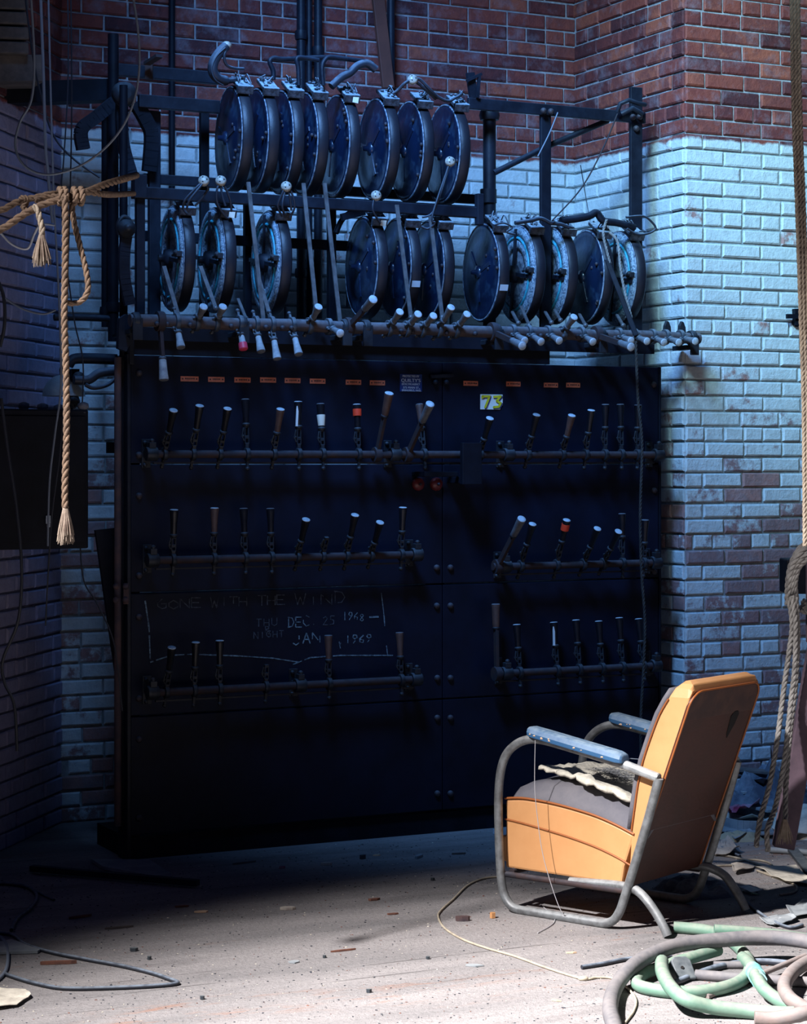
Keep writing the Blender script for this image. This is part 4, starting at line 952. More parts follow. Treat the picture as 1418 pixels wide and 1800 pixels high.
Y1 = 5.9
mb = MB()
rope_mb([at(-60,338+44,Y1), at(0,370,Y1), at(24,358,Y1), at(40,352,Y1), at(60,348,Y1), at(85,342,Y1), at(103,341,Y1+.03)], 0.0097, mb=mb)
rope_mb([at(-60,425,Y1-.05), at(0,404,Y1-.05), at(40,378,Y1-.05), at(70,362,Y1-.04), at(100,352,Y1-.03), at(135,344,Y1), at(180,326,Y1+.1), at(222,313,Y1+.3), at(240,308,Y1+.9)], 0.0106, mb=mb)
rope_mb([at(62,352,Y1-.02), at(85,346,Y1), at(110,345,Y1), at(150,338,Y1+.05), at(190,342,Y1+.2), at(235,340,Y1+1.0)], 0.0092, mb=mb)
for x in (104,112,129,141): rope_mb([at(x,337,Y1+.02), at(x+1,332,Y1-.03), at(x+4,337,Y1-.07), at(x+4,350,Y1-.075), at(x+1,358,Y1-.03), at(x-1,350,Y1+.02)], 0.0087, mb=mb)
rope_mb([at(36,356,Y1+.02), at(38,348,Y1-.03), at(46,348,Y1-.04), at(46,358,Y1-.03), at(40,366,Y1-.03), at(55,372,Y1-.03), at(66,366,Y1-.04)], 0.0078, mb=mb)
solo('tied_rope', mb, M['rope'], 'brown rope pulled taut from the left edge to the rack, wound into a knot', 'rope')
t = thing('long_hanging_rope', 'long thick brown rope hanging from the knot with a frayed bottom end', 'rope', at(115, 940, Y1))
mb = rope_mb([at(113,345,Y1-.09), at(115,380,Y1-.09), at(114,500,Y1-.08), at(113,560,Y1-.08), at(116,650,Y1-.07), at(117,760,Y1-.07), at(114,860,Y1-.07), at(115,897,Y1-.07)], .0098); mb.build('rope', M['rope'], t)
mb = fray(MB(), at(115,893,Y1-.07), (0,0,-1), .098, .026, 110, 3, .0013); mb.build('frayed_end', M['fray'], t)
mb = rope_mb([at(126,356,Y1-.05), at(130,390,Y1-.05), at(140,430,Y1-.05), at(152,480,Y1-.05), at(154,512,Y1-.05), at(140,531,Y1-.05), at(117,533,Y1-.06)], .0085); solo('looped_rope', mb, M['rope'], 'thinner rope end looping down beside the long hanging rope', 'rope')
t = thing('short_rope_end', 'short rope tail with a pale bushy frayed end below the knot', 'rope', at(75, 462, Y1))
mb = rope_mb([at(58,362,Y1-.07), at(66,370,Y1-.07), at(70,385,Y1-.07), at(74,402,Y1-.07), at(73,418,Y1-.07)], .0088); mb.build('rope', M['ropelight'], t)
mb = fray(MB(), at(73,412,Y1-.07), (0.02,0,-1), .088, .028, 90, 5, .0012); mb.build('frayed_end', M['fray'], t)

# ropes at right
t = thing('triple_rope', 'three pale ropes hanging together down the right picture edge', 'rope', at(1416, 950, 6.6))
for k, (x0, x1, x2, x3) in enumerate(((1392,1400,1407,1414),(1398,1406,1413,1420),(1404,1412,1420,1428))):
    mb = rope_mb([at(x0-2,-60,6.6), at(x0+2,180,6.6), at(x1,350,6.6+.01*k), at(x2,560,6.6), at(x3-2,720,6.6), at(x3,960,6.6)], .0068); mb.build('rope', M['ropelight'], t)
wire = rope_mb([bp(1117,600,-.22), bp(1121,700,-.22), bp(1128,780,-.22), bp(1125,900,-.22), bp(1127,1000,-.22), bp(1133,1090,-.22), bp(1131,1170,-.22), bp(1126,1260,-.22), bp(1126,1330,-.22)], .0062, .05)
solo('dark_twisted_rope', wire, M['ropedark'], 'thin dark twisted rope hanging in front of the board to the chair', 'rope')

# pin rail with rope coil on the right
p_ = at(1400, 1012, 7.7)
mb = MB(); mb.box(p_+V((.09,0,-.0)), (.28, .16, .125)); solo('pin_rail', mb, M['iron'], 'dark square-ended rail bracket behind the coiled rope at right', 'rail', bevel=.006)
t = thing('rope_coil', 'thick bundle of grey rope coiled over a pin at the right edge', 'rope', at(1400, 1070, 7.4))
rr = random.Random(5)
for k in range(9):
    mb = MB(); o = k*3.2; dd = -.02*(k % 3)
    pts = [at(1384+o*.6, 1062-k, 7.45+dd), at(1384+o*.5, 1030, 7.42+dd), at(1388+o*.55, 1000, 7.4+dd), at(1398+o*.6, 975+k*1.5, 7.38+dd), at(1412+o*.6, 958+k*2.5, 7.38+dd), at(1436+o*.5, 952+k*2, 7.4+dd), at(1458, 985, 7.45), at(1455, 1040, 7.5), at(1430-o*.5, 1075-k*2, 7.5), at(1405+o*.3, 1072-k*2, 7.48)]
    rope_mb(pts, 0.0106, mb=mb); mb.build('loop', M['ropegrey'], t)
for k, pts in enumerate(([(1386,1050,7.4),(1392,1100,7.4),(1386,1150,7.4),(1376,1220,7.4),(1366,1300,7.35),(1352,1380,7.3),(1336,1440,7.25),(1328,1492,7.2)],
                         [(1392,1048,7.36),(1398,1100,7.36),(1396,1180,7.36),(1390,1230,7.36),(1378,1340,7.32),(1362,1420,7.28),(1348,1460,7.2),(1350,1500,7.2)],
                         [(1398,1050,7.36),(1402,1110,7.38),(1398,1200,7.4),(1388,1290,7.4),(1381,1380,7.35),(1380,1440,7.3),(1379,1460,7.25)])):
    mb = rope_mb([at(*q) for q in pts], .0098)
    solo('hanging_rope', mb, M['ropegrey'], ['grey rope falling from the coil, leftmost, to the littered floor', 'grey rope falling from the coil, middle one, curling on the floor', 'grey rope falling from the coil along the slanted timber, pale frayed end'][k], 'rope', 'ropes hanging from the coil')
mb = MB()
fray(mb, at(1379,1440,7.24), (.0,0,-1), .085, .03, 50, 9, .0013); solo('frayed_rope_end', mb, M['fray'], 'pale frayed rope strands at the foot of the slanted timber', 'rope end')
mb = MB(); mb.bar(at(1440,1130,7.5), at(1376,1490,7.5), .05, .075, up=(1,0,0)); mb.bar(at(1440,1130,7.5), at(1440,960,7.5), .05, .09, up=(1,0,0)); solo('timber_brace', mb, M['woodpurple'], 'slanted purple-grey timber brace standing at the right edge', 'timber', bevel=.005)
# wall hook on painted brick
mb = MB(); mb.bar(bp(1382,556,-.04), bp(1420,556,-.04), .012, .020); mb.bar(bp(1397,543,-.02), bp(1398,572,-.02), .03, .022, up=U); mb.bar(bp(1396,548,-.03), bp(1420,546,-.03), .012, .012); mb.tube([bp(1398,572,-.02), bp(1410,572,-.02), bp(1420,566,-.02)], .007, 8)
solo('wall_bracket', mb, M['iron_clean'], 'small black cross-shaped iron bracket on the painted wall', 'bracket')

# ---------------------------------------------------------------- armchair
O = V((.85359, 6.77745, 0)); CF = V((-.7766657, .629913, 0)); CWD = V((.629913, .7766657, 0))
def c3(a, z, w=0.): return O+CF*a+CWD*w+V((0,0,z))
chair = thing('armchair', 'orange vinyl armchair with tubular steel frame and blue wooden armrests', 'armchair', O+CF*.33+CWD*.25)
TR = .0150
def side_loop(w, fullback=True):
    loop = [(.037,.513),(.10,.528),(.163,.543),(.30,.568),(.42,.588),(.50,.598),(.56,.594),(.61,.572),(.648,.535),(.670,.48),(.680,.40),(.680,.30),(.676,.20),(.668,.10),(.655,.055),(.632,.026),(.600,.0145),(.53,.0140),
            (.40,.0140),(.30,.0140),(.245,.016),(.212,.030),(.190,.058),(.172,.10),(.12,.25),(.075,.385)]
    mb = MB(); pts = spline([c3(a, z, w) for a, z in loop], 4); pts.append(c3(.037,.513,w)); mb.tube(pts, TR, 12); return mb
side_loop(0).build('side_frame', M['tube'], chair); side_loop(.5).build('side_frame', M['tube'], chair)
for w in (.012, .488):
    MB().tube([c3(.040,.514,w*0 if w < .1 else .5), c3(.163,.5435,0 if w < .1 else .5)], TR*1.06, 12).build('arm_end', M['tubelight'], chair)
for w in (0., .5):
    s_ = .012 if w == 0 else -.012
    mb = MB(); mb.tube(spline([c3(.40,.13,w+s_*2.), c3(.25,.140,w+s_*2), c3(.17,.142,w+s_*1.6), c3(.13,.137,w+s_), c3(.085,.115,w), c3(.045,.072,w), c3(.018,.035,w), c3(.004,.008,w)], 5), TR, 12); mb.build('leg', M['tube'], chair)
mb = MB(); mb.tube([c3(.64,.135,.02), c3(.64,.135,.48)], .012, 8); mb.tube([c3(.24,.135,.02), c3(.24,.135,.48)], .012, 8)
mb.tube([c3(.665,.125,.012), c3(.18,.128,.012)], .010, 8); mb.tube([c3(.665,.125,.488), c3(.18,.128,.488)], .010, 8); mb.build('cross_bar', M['rust'], chair)
# seat: side profile extruded
def seat_prof(z0, top):
    P = [(.672,z0),(.672,.375)]
    return P
def extrude_prof(prof, w0, w1, mat, name, bevel=.004, seg=2, par=None):
    mb = MB(); mb.prism([c3(a, z, w0) for a, z in prof], CWD*(w1-w0)); o = mb.build(name, M[mat], par or chair, bevel=bevel, seg=seg); fixn(o); return o
edge = [(.673,.378),(.60,.386),(.50,.383),(.40,.373),(.30,.357),(.22,.336),(.150,.312)]
extrude_prof([(.673,.143),(.673,.378)]+edge[1:]+[(.190,.200),(.200,.143)], .03, .47, 'orange', 'seat_box', .008)
cush = []
na, nw = 18, 12
mb = MB(); vs = []; fs = []
def top_z(a):
    for (a0, z0), (a1, z1) in zip(edge[:-1], edge[1:]):
        if a1 <= a <= a0: return z0+(z1-z0)*(a0-a)/(a0-a1)
    return edge[-1][1] if a < edge[-1][0] else edge[0][1]
for i in range(na+1):
    a = .100+(.670-.100)*i/na
    for j in range(nw+1):
        w = .034+(.466-.034)*j/nw; u = (j/nw)*2-1; v = (i/na)*2-1
        e = max(0, 1-abs(u)**4)**.5*max(0, 1-max(0, v)**3.2)**.5
        z = top_z(a)+.004+e*(.072+.012*mnoise.noise(V((a*9, w*9, 0)))); vs.append(c3(a, z, w))
for i in range(na):
    for j in range(nw): k = i*(nw+1)+j; fs.append((k, k+1, k+nw+2, k+nw+1))
b0 = len(vs); 
for i in range(na+1):
    for j in range(nw+1):
        p = vs[i*(nw+1)+j]; vs.append(V((p.x, p.y, min(p.z-.01, .33))))
for i in range(na):
    for j in range(nw): k = b0+i*(nw+1)+j; fs.append((k, k+nw+1, k+nw+2, k+1))
def wall_(idx):
    for p, q in zip(idx[:-1], idx[1:]): fs.append((p, b0+p, b0+q, q))
wall_([j for j in range(nw+1)]); wall_([na*(nw+1)+j for j in range(nw+1)][::-1]); wall_([i*(nw+1) for i in range(na+1)][::-1]); wall_([i*(nw+1)+nw for i in range(na+1)])
mb.add(vs, fs, 0, True); o = mb.build('seat_cushion', M['seatgrey'], chair); fixn(o)
for w in (.028, .472):
    MB().tube(spline([c3(a, z+.003, w) for a, z in edge], 4), .0042, 6).build('piping', M['piping'], chair)
    MB().tube(spline([c3(a, z-.052-.018*(.673-a)/.5, w) for a, z in [(.673,.362),(.60,.358),(.50,.349),(.40,.338),(.30,.322),(.22,.302),(.165,.283)]], 4), .0036, 6).build('piping', M['piping'], chair)
extrude_prof([(.672,.16),(.690,.165),(.700,.17),(.700,.248),(.690,.25),(.672,.25)], .035, .465, 'orange', 'front_roll', .006)
# back
outer = [(.176,.140),(.120,.290),(.055,.465),(-.01,.640),(-.062,.778)]
inner = [(.160,.330),(.150,.400),(.135,.480),(.115,.560),(.085,.640),(.052,.715),(.020,.768),(-.006,.808)]
def backmesh():
    # body with rounded top corners: stations across width
    W0, W1 = .03, .472; cols = 14; R_ = .055; vs = []; fs = []
    side = [(.176,.140)]+[(.112,.310),(.038,.508),(-.030,.690),(-.058,.768),(-.066,.797),(-.060,.818),(-.040,.830),(-.020,.826),(-.002,.806)]+[(.020,.768),(.052,.715),(.085,.640),(.115,.560),(.135,.480),(.150,.400),(.160,.330),(.166,.24)]
    n = len(side)
    ws = [W0+(W1-W0)*q for q in (0,.02,.05,.09,.14,.25,.4,.5,.6,.75,.86,.91,.95,.98,1)]
    for w in ws:
        e = min(w-W0, W1-w); drop = 0
        if e < R_: drop = R_-math.sqrt(max(0, R_*R_-(R_-e)**2))
        for a, z in side:
            lim = .830-drop
            t_ = z
            if z > lim-.0:
                dz = z-lim; t_ = lim-.0+0*dz; a = a+dz*.42
            bulge = (.022*max(0, 1-((w-.25)/.215)**2) if (a > -.0 and z > .3 and z < .8 and side.index((a, z) if (a, z) in side else side[0]) > 9) else 0)
            vs.append(c3(a+bulge, t_, w))
    k = len(ws)
    for i in range(k-1):
        for j in range(n): fs.append((i*n+j, i*n+(j+1) % n, (i+1)*n+(j+1) % n, (i+1)*n+j))
    fs.append(tuple(range(n))); fs.append(tuple(range((k-1)*n, k*n))[::-1])
    return vs, fs, n, k
vs, fs, n_, k_ = backmesh(); mb = MB(); mb.add(vs, fs, 0, False)
o = mb.build('backrest', M['orange'], chair, bevel=.004); fixn(o)
# leatherette panel on the outer back, following its slope
def lean(z): return .176+(z-.140)*(-.062-.176)/(.778-.140)
def bpanel(poly, th, mat, name, off=.0):
    nrm = V((0,0,0)); d = (c3(lean(.7),.7)-c3(lean(.2),.2)).normalized(); nrm = d.cross(CWD).normalized()
    if nrm.dot(CF) > 0: nrm = -nrm
    P = [c3(lean(z), z, w)+nrm*(off-.004) for w, z in poly]
    mb = MB(); mb.prism(P, nrm*(th+.004)); o = mb.build(name, M[mat], chair, bevel=.0015); fixn(o); return nrm
poly = [(.030,.142),(.472,.142),(.472,.748)]+[(.472-.055+.055*math.cos(a), .748+.050*math.sin(a)) for a in [q*PI/2/6 for q in range(1, 7)]]+[(.030+.055-.055*math.sin(a), .748+.050*math.cos(a)) for a in [q*PI/2/6 for q in range(0, 6)]]+[(.030,.748)]
bn = bpanel(poly, .0045, 'backvinyl', 'back_panel')
bpanel([(.034,.700),(.468,.700),(.468,.748)]+[(.468-.053+.053*math.cos(a), .746+.048*math.sin(a)) for a in [q*PI/2/6 for q in range(1, 7)]]+[(.034+.053-.053*math.sin(a), .746+.048*math.cos(a)) for a in [q*PI/2/6 for q in range(0, 6)]]+[(.034,.748)], .001, 'backband', 'scuffed_band', .0046)
bpanel([(.335,.690),(.350,.706),(.372,.706),(.384,.694),(.378,.660),(.355,.612),(.344,.630)], .001, 'patch', 'torn_hole', .0060)
mb = MB(); eo = [c3(lean(z), z, w)+bn*.006 for w, z in poly[1:]]+[]; mb.tube(eo+[c3(lean(.142), .142, .030)+bn*.006], .0035, 6); mb.build('back_piping', M['piping'], chair)
for w in (.027, .475):
    mb = MB(); mb.tube(spline([c3(a-.012, z, w) for a, z in [(.172,.325),(.160,.40),(.147,.480),(.127,.560),(.097,.640),(.064,.715),(.030,.768)]], 3), .003, 6); mb.build('piping', M['piping'], chair)
# grey inner face of the backrest
mb = MB(); P = [(.170,.330),(.160,.40),(.146,.480),(.126,.560),(.096,.640),(.064,.715),(.034,.765),(.012,.796)]; cols = 10; vs = []; fs = []
for j in range(cols+1):
    w = .036+(.466-.036)*j/cols; bl = .030*max(0, 1-((w-.251)/.217)**4)
    for a, z in P: vs.append(c3(a+bl*(1 if z < .78 else .4), z, w))
n = len(P)
for j in range(cols):
    for i in range(n-1): fs.append((j*n+i, j*n+i+1, (j+1)*n+i+1, (j+1)*n+i))
mb.add(vs, fs, 0, True); o = mb.build('back_cushion', M['seatgrey'], chair); sm = o.modifiers.new('s', 'SOLIDIFY'); sm.thickness = .02; sm.offset = 0
# armrests
def armrest(w):
    L_ = [(.538,.607),(.160,.545)]; mb = MB(); secs = []
    A_, B_ = V(c3(.548,.609,w)), V(c3(.165,.547,w)); ax = (B_-A_); 
    prof = [(-.031,-.006),(-.034,.010),(-.027,.025),(-.014,.030),(.014,.030),(.027,.025),(.034,.010),(.031,-.006)]
    for t_ in (0,.015,.05,.2,.5,.8,.94,.985,1):
        sc = {0:.62,.015:.82,.05:.97,.985:.85,1:.66}.get(t_, 1.0); c_ = A_+ax*t_
        secs.append([c_+CWD*(u*sc)+V((0,0,(v-.005)*sc+.012)) for u, v in prof])
    vs = [p for s_ in secs for p in s_]; n = len(prof); fs = []
    for i in range(len(secs)-1):
        for j in range(n): fs.append((i*n+j, i*n+(j+1) % n, (i+1)*n+(j+1) % n, (i+1)*n+j))
    fs.append(tuple(range(n))); fs.append(tuple(range((len(secs)-1)*n, len(secs)*n)))
    mb.add(vs, fs, 0, False); o = mb.build('armrest', M['armblue'], chair, bevel=.004, seg=3); fixn(o); return o
for w, seed in ((0., 3), (.5, 8)):
    ar = armrest(w); rr = random.Random(seed)
    for k in range(8):
        mb = MB(); t_ = rr.uniform(.05,.97); p = c3(.548,.609,w).lerp(c3(.165,.547,w), t_)-CWD*.0335+V((0,0,rr.uniform(.004,.016)))
        mb.blob(p, rr.uniform(.002,.0045), 1.6, .35, .8, n=7, jit=.25, seed=k)
        mb.build('chipped_spot', M['chip'], ar)
# torn felt and stuffing on the seat
def sheet(pts_fn, nu, nv, mat, name, label, cat, th=.004, group=None):
    vs = [pts_fn(i/nu, j/nv) for i in range(nu+1) for j in range(nv+1)]; fs = [(i*(nv+1)+j, (i+1)*(nv+1)+j, (i+1)*(nv+1)+j+1, i*(nv+1)+j+1) for i in range(nu) for j in range(nv)]
    mb = MB(); mb.add(vs, fs, 0, True); o = solo(name, mb, M[mat], label, cat, group); sm = o.modifiers.new('thick', 'SOLIDIFY'); sm.thickness = th; sm.offset = 1; return o
def felt(u, v):
    a = .150+.41*u; w = .055+.33*v+.03*math.sin(7*u+2); jag = .018*mnoise.noise(V((u*9, v*9, 3)))
    if v < .01 or v > .99: w += .02*mnoise.noise(V((u*23, v, 1)))
    if u < .01 or u > .99: a += .03*mnoise.noise(V((u, v*23, 5)))
    base = top_z(a)+.082; edge_ = min(u, 1-u, v, 1-v)
    lift = .030*max(0, 1-abs(v-.1)*4)*max(0, math.sin(PI*min(1, u*1.1)))+(.040*max(0, u-.75)*4*max(0, 1-v))*.6
    return c3(a+jag*.5, base+lift+jag+.006, w+jag)
sheet(felt, 26, 18, 'felt', 'torn_felt_pad', 'ragged cream felt pad lying on the chair seat', 'cloth', .012)
rr = random.Random(12); mb = MB()
for k in range(170):
    a = .33+rr.gauss(0, .040); w = .20+rr.gauss(0, .030); z = top_z(a)+.105+rr.uniform(0, .018); th = rr.uniform(0, 2*PI); l = rr.uniform(.02, .05)
    p = c3(a, z, w); q = V((math.cos(th), math.sin(th), rr.uniform(-.1,.25)))*l; b_ = V((-math.sin(th), math.cos(th), .3))*rr.uniform(-.02,.02)
    mb.tube([p-q, p+b_*.6, p+q+b_*.2], .0007, 4)
o = solo('hair_stuffing', mb, M['nest'], 'tangled grey hair stuffing spilling over the felt pad', 'stuffing'); o['kind'] = 'stuff'
mb = MB(); mb.tube(spline([c3(.505,.60,-.03), c3(.50,.45,-.04), c3(.492,.34,-.035), c3(.47,.22,-.035), c3(.43,.10,-.03), c3(.40,.03,-.02), c3(.385,.028,0)], 6), .0013, 5)
solo('loose_thread', mb, M['thread'], 'pale thread hanging from the near blue armrest down the chair side', 'thread')
mb = MB(); mb.tube(spline([c3(.18,.56,.04), c3(.15,.555,.10), c3(.17,.57,.16), c3(.14,.59,.2)], 5), .0016, 5); solo('loose_thread', mb, M['wiregrey'], 'blue-grey thread curling behind the near armrest', 'thread')

# ---------------------------------------------------------------- floor hoses and cords
def fhose(px, r, mat, label, name='hose', cat='hose', lifts=None, per=8, n=12, taper=None):
    pts = []
    for i, q in enumerate(px):
        z = r+.001+(q[2] if len(q) > 2 else 0); pts.append(fl(q[0], q[1], z))
    mb = MB(); mb.tube(spline(pts, per), r, n); return solo(name, mb, M[mat], label, cat)
fhose([(1090,1840),(1078,1800),(1072,1770),(1082,1735),(1110,1700,.03),(1150,1676,.045),(1200,1660,.05),(1270,1652,.05),(1350,1648,.05),(1418,1655,.05),(1500,1672,.05)], .0225, 'hosegrey', 'thick grey hose arching over the green hoses')
fhose([(1184,1630),(1205,1631),(1245,1636),(1275,1648),(1300,1668),(1317,1692),(1312,1715),(1285,1732),(1240,1742),(1190,1744),(1140,1738),(1119,1729),(1128,1714),(1160,1700,.01),(1210,1685,.02),(1262,1670,.02)], .0185, 'hosegreen', 'faded green hose forming the middle loop')
fhose([(1255,1634,.035),(1300,1637,.03),(1360,1642,.02),(1418,1650,.01),(1470,1660)], .0170, 'hosegreen', 'faded green hose running straight along the top of the coil')
fhose([(1163,1690,.03),(1164,1708,.04),(1178,1735,.045),(1205,1757,.03),(1250,1770,.01),(1310,1777),(1360,1781),(1395,1782)], .0205, 'hosegreen', 'faded green hose sweeping along the bottom of the coil')
fhose([(1305,1683),(1318,1696,.01),(1328,1715,.03),(1342,1738,.02),(1368,1758),(1400,1772)], .019, 'hosegreen', 'faded green hose wrapped with turquoise tape')
mb = MB(); mb.tube([fl(1323,1704,.042), fl(1334,1724,.045)], .0235, 12); mb.tube([fl(1325,1707,.042), fl(1330,1716,.045)], .0255, 12); solo('tape_wrap', mb, M['tape'], 'turquoise tape wrapped round the green hose', 'tape')
fhose([(1460,1675),(1418,1692,.01),(1390,1712,.02),(1378,1735,.02),(1390,1757,.02),(1425,1778)], .0205, 'hosepink', 'pinkish grey hose curving in at the right edge')
fhose([(1326,1790),(1360,1791),(1410,1782,.02),(1460,1770,.02)], .0200, 'hosepink', 'pinkish grey hose end at the bottom right corner')
fhose([(1222,1713),(1290,1718),(1350,1722),(1460,1728)], .0150, 'hosegrey', 'narrower grey hose lying straight through the coil')
fhose([(1254,1696),(1310,1696)], .0110, 'hosegrey', 'short grey tube under the grey hose arch', 'short_tube', 'tube')
mb = MB(); mb.tube([fl(1242,1752,.008), fl(1415,1680,.03)], .0085, 10); solo('thin_pipe', mb, M['hosepink'], 'thin straight pipe lying across the hose coil', 'pipe')
fhose([(1180,1730),(1260,1700),(1340,1690),(1430,1700)], .010, 'wire', 'black cable hidden among the hoses', 'black_cable', 'cable')
t = thing('junction_box', 'small black box lying tipped among the hoses', 'box', fl(1198, 1716))
b0 = fl(1198,1704,.03); Rb = Matrix.Rotation(.35, 3, 'Z') @ Matrix.Rotation(-.75, 3, 'X')
prof = [(-.032,-.04),(.032,-.04),(.032,.022),(.020,.036),(-.018,.038),(-.032,.026)]
mb = MB(); mb.prism([b0+Rb @ V((x, -.014, z)) for x, z in prof], Rb @ V((0,.028,0))); o = mb.build('case', M['boxblack'], t, bevel=.004); fixn(o)
mb = MB(); mb.lathe([(.005,0),(.005,.003)], facing(b0+Rb @ V((-.005,-.014,-.002)), Rb @ V((0,-1,0))), 10); mb.build('screw', M['patch'], t)
fhose([(878,1541),(850,1544),(822,1556),(797,1580),(775,1600),(770,1612),(782,1632),(815,1652),(860,1668),(905,1681),(960,1701),(1022,1720),(1050,1718),(1078,1720),(1102,1736),(1117,1757),(1113,1778),(1094,1805),(1080,1840)], .0036, 'cordcream', 'thin cream cord snaking over the open floor to the hoses', 'floor_twine', 'twine')
mb = MB(); p = fl(1025,1720,.006); mb.blob(p, .010, 1.6, 1, .8); solo('cord_knot', mb, M['cordcream'], 'small knot in the cream cord', 'knot')
fhose([(1022,1700),(1060,1694),(1100,1686),(1150,1682),(1180,1680)], .0065, 'wire', 'short black cable end with frayed tip left of the hoses', 'black_cable', 'cable')
fhose([(950,1590),(975,1618),(945,1640)], .0016, 'thread', 'short thread on the floor beside the chair foot', 'floor_thread', 'thread')
fhose([(-20,1640),(20,1643),(45,1660),(90,1674),(150,1686),(215,1698),(265,1710),(295,1720),(312,1728),(270,1733),(180,1737),(110,1737),(60,1728),(20,1716),(10,1712)], .0060, 'wire', 'dark cable lying in a long pointed loop at lower left', 'floor_cable', 'cable')
fhose([(-20,1553),(20,1554),(50,1560),(65,1575),(55,1595),(30,1615),(20,1635)], .0065, 'wire', 'black cable curving at the left edge in shade', 'floor_cable', 'cable')
fhose([(-10,1640),(8,1655),(14,1680),(8,1710),(-20,1735)], .0055, 'wiregrey', 'grey cable curving at the left picture edge', 'floor_cable', 'cable')
fhose([(60,1565),(80,1575),(95,1582)], .0045, 'wire', 'short black wire end in the shade at left', 'floor_cable', 'cable')
# black bars and boards on floor at left
mb = MB(); mb.bar(fl(55,1526,.02), fl(348,1552,.02), .03, .022); solo('fallen_bar', mb, M['iron'], 'long black bar lying on the floor left of the board', 'bar', bevel=.002)
mb = MB(); mb.prism([fl(*q, .004) for q in ((160,1515),(262,1516),(300,1540),(270,1545),(180,1528))], V((0,0,.012))); solo('fallen_board', fixmb if False else mb, M['greysheet'], 'scuffed dark sheet behind the long black bar', 'sheet')
mb = MB(); mb.prism([fl(*q, .002) for q in ((-30,1665),(20,1655),(72,1672),(66,1676),(-10,1678))], V((0,0,.008))); solo('flat_scrap', mb, M['greysheet'], 'dark flat scrap beside the left cable', 'scrap')
def fsheet(px, mat, name, label, cat, h=.004, seed=0, curl=.0, z0=0):
    rr = random.Random(seed); cx = sum(p[0] for p in px)/len(px); cy = sum(p[1] for p in px)/len(px)
    rings = []; K = 5
    pts2 = []
    for i in range(len(px)):
        a, b = px[i], px[(i+1) % len(px)]
        for k in range(4): pts2.append((a[0]+(b[0]-a[0])*k/4+rr.uniform(-1,1), a[1]+(b[1]-a[1])*k/4+rr.uniform(-.5,.5)))
    vs = [fl(cx, cy, z0)+V((0,0,max(.003, h+curl*.3)))]; fs = []
    for k in range(1, K+1):
        for (x, y) in pts2:
            q = k/K; xx = cx+(x-cx)*q; yy = cy+(y-cy)*q; g = fl(xx, yy, z0); nz = mnoise.noise(V((g.x*14, g.y*14, seed)))
            vs.append(g+V((0,0,max(.003, h+curl*(.5+nz)*(q if k == K else .6)))))
    n = len(pts2)
    for j in range(n): fs.append((0, 1+j, 1+(j+1) % n))
    for k in range(K-1):
        for j in range(n): fs.append((1+k*n+j, 1+(k+1)*n+j, 1+(k+1)*n+(j+1) % n, 1+k*n+(j+1) % n))
    mb = MB(); mb.add(vs, fs, 0, False); o = solo(name, mb, M[mat], label, cat); sm = o.modifiers.new('thick', 'SOLIDIFY'); sm.thickness = .002; sm.offset = 0; return o
fsheet([(-20,1742),(45,1745),(55,1755),(30,1772),(-20,1780)], 'plaster', 'plaster_scrap', 'pale broken plaster scrap at the bottom left corner', 'scrap', .005, 1, .01)
# litter pile on the right
fsheet([(1278,1404),(1330,1404),(1334,1428),(1300,1432),(1274,1438)], 'redcloth', 'red_cloth', 'faded red and mauve cloth in the litter behind the chair', 'cloth', .01, 2, .05, z0=.055)
fsheet([(1268,1432),(1330,1428),(1380,1434),(1372,1446),(1270,1446)], 'paper', 'dirty_paper', 'cream dirty paper under the red cloth', 'paper', .006, 3, .03, z0=.02)
mb = MB(); P = spline([fl(1262,1452,.02), fl(1300,1462,.02), fl(1350,1463,.02), fl(1362,1456,.02)], 5)
for a, b in zip(P[:-1], P[1:]): mb.bar(a, b, .09, .006); mb.bar(a+V((0,.045,.02)), b+V((0,.045,.02)), .006, .04)
solo('metal_channel', mb, M['greysheet'], 'pale grey metal channel curving on the floor behind the chair', 'channel')
fsheet([(1258,1492),(1278,1484),(1300,1500),(1282,1508),(1254,1506)], 'paper', 'paper_scrap', 'pinkish curled paper scrap beside the chair back', 'paper', .01, 4, .035)
fsheet([(1284,1528),(1325,1526),(1320,1534),(1290,1540)], 'paper', 'paper_scrap', 'yellowish torn paper under the cream cords', 'paper', .008, 5, .02)
fsheet([(1296,1568),(1318,1564),(1342,1572),(1320,1574)], 'white', 'candy_wrapper', 'small white wrapper on the floor right of the chair', 'wrapper', .01, 6, .02)
mb = MB(); mb.bar(fl(1318,1569,.026), fl(1330,1571,.02), .03, .004); solo('green_scrap', mb, M['hosegreen'], 'green scrap lying on the white wrapper', 'scrap')
fsheet([(1330,1530),(1400,1528),(1430,1560),(1380,1556)], 'plaster', 'cardboard_scrap', 'pinkish cardboard sheet at the right under the cords', 'cardboard', .006, 7, .015)
fsheet([(1290,1372),(1340,1362),(1385,1366),(1400,1378),(1340,1384)], 'darkcloth', 'blue_rag', 'blue-grey rag draped on top of the litter by the wall', 'rag', .01, 31, .04, z0=.15)
fsheet([(1345,1455),(1400,1450),(1430,1475),(1370,1482)], 'plaster', 'plaster_sheet', 'cream crumpled sheet at the foot of the timber brace', 'sheet', .01, 32, .05)
fsheet([(1270,1466),(1300,1462),(1330,1474),(1290,1482)], 'greysheet', 'grey_scrap', 'pale grey scrap in front of the metal channel', 'scrap', .008, 33, .03)
rr = random.Random(4)
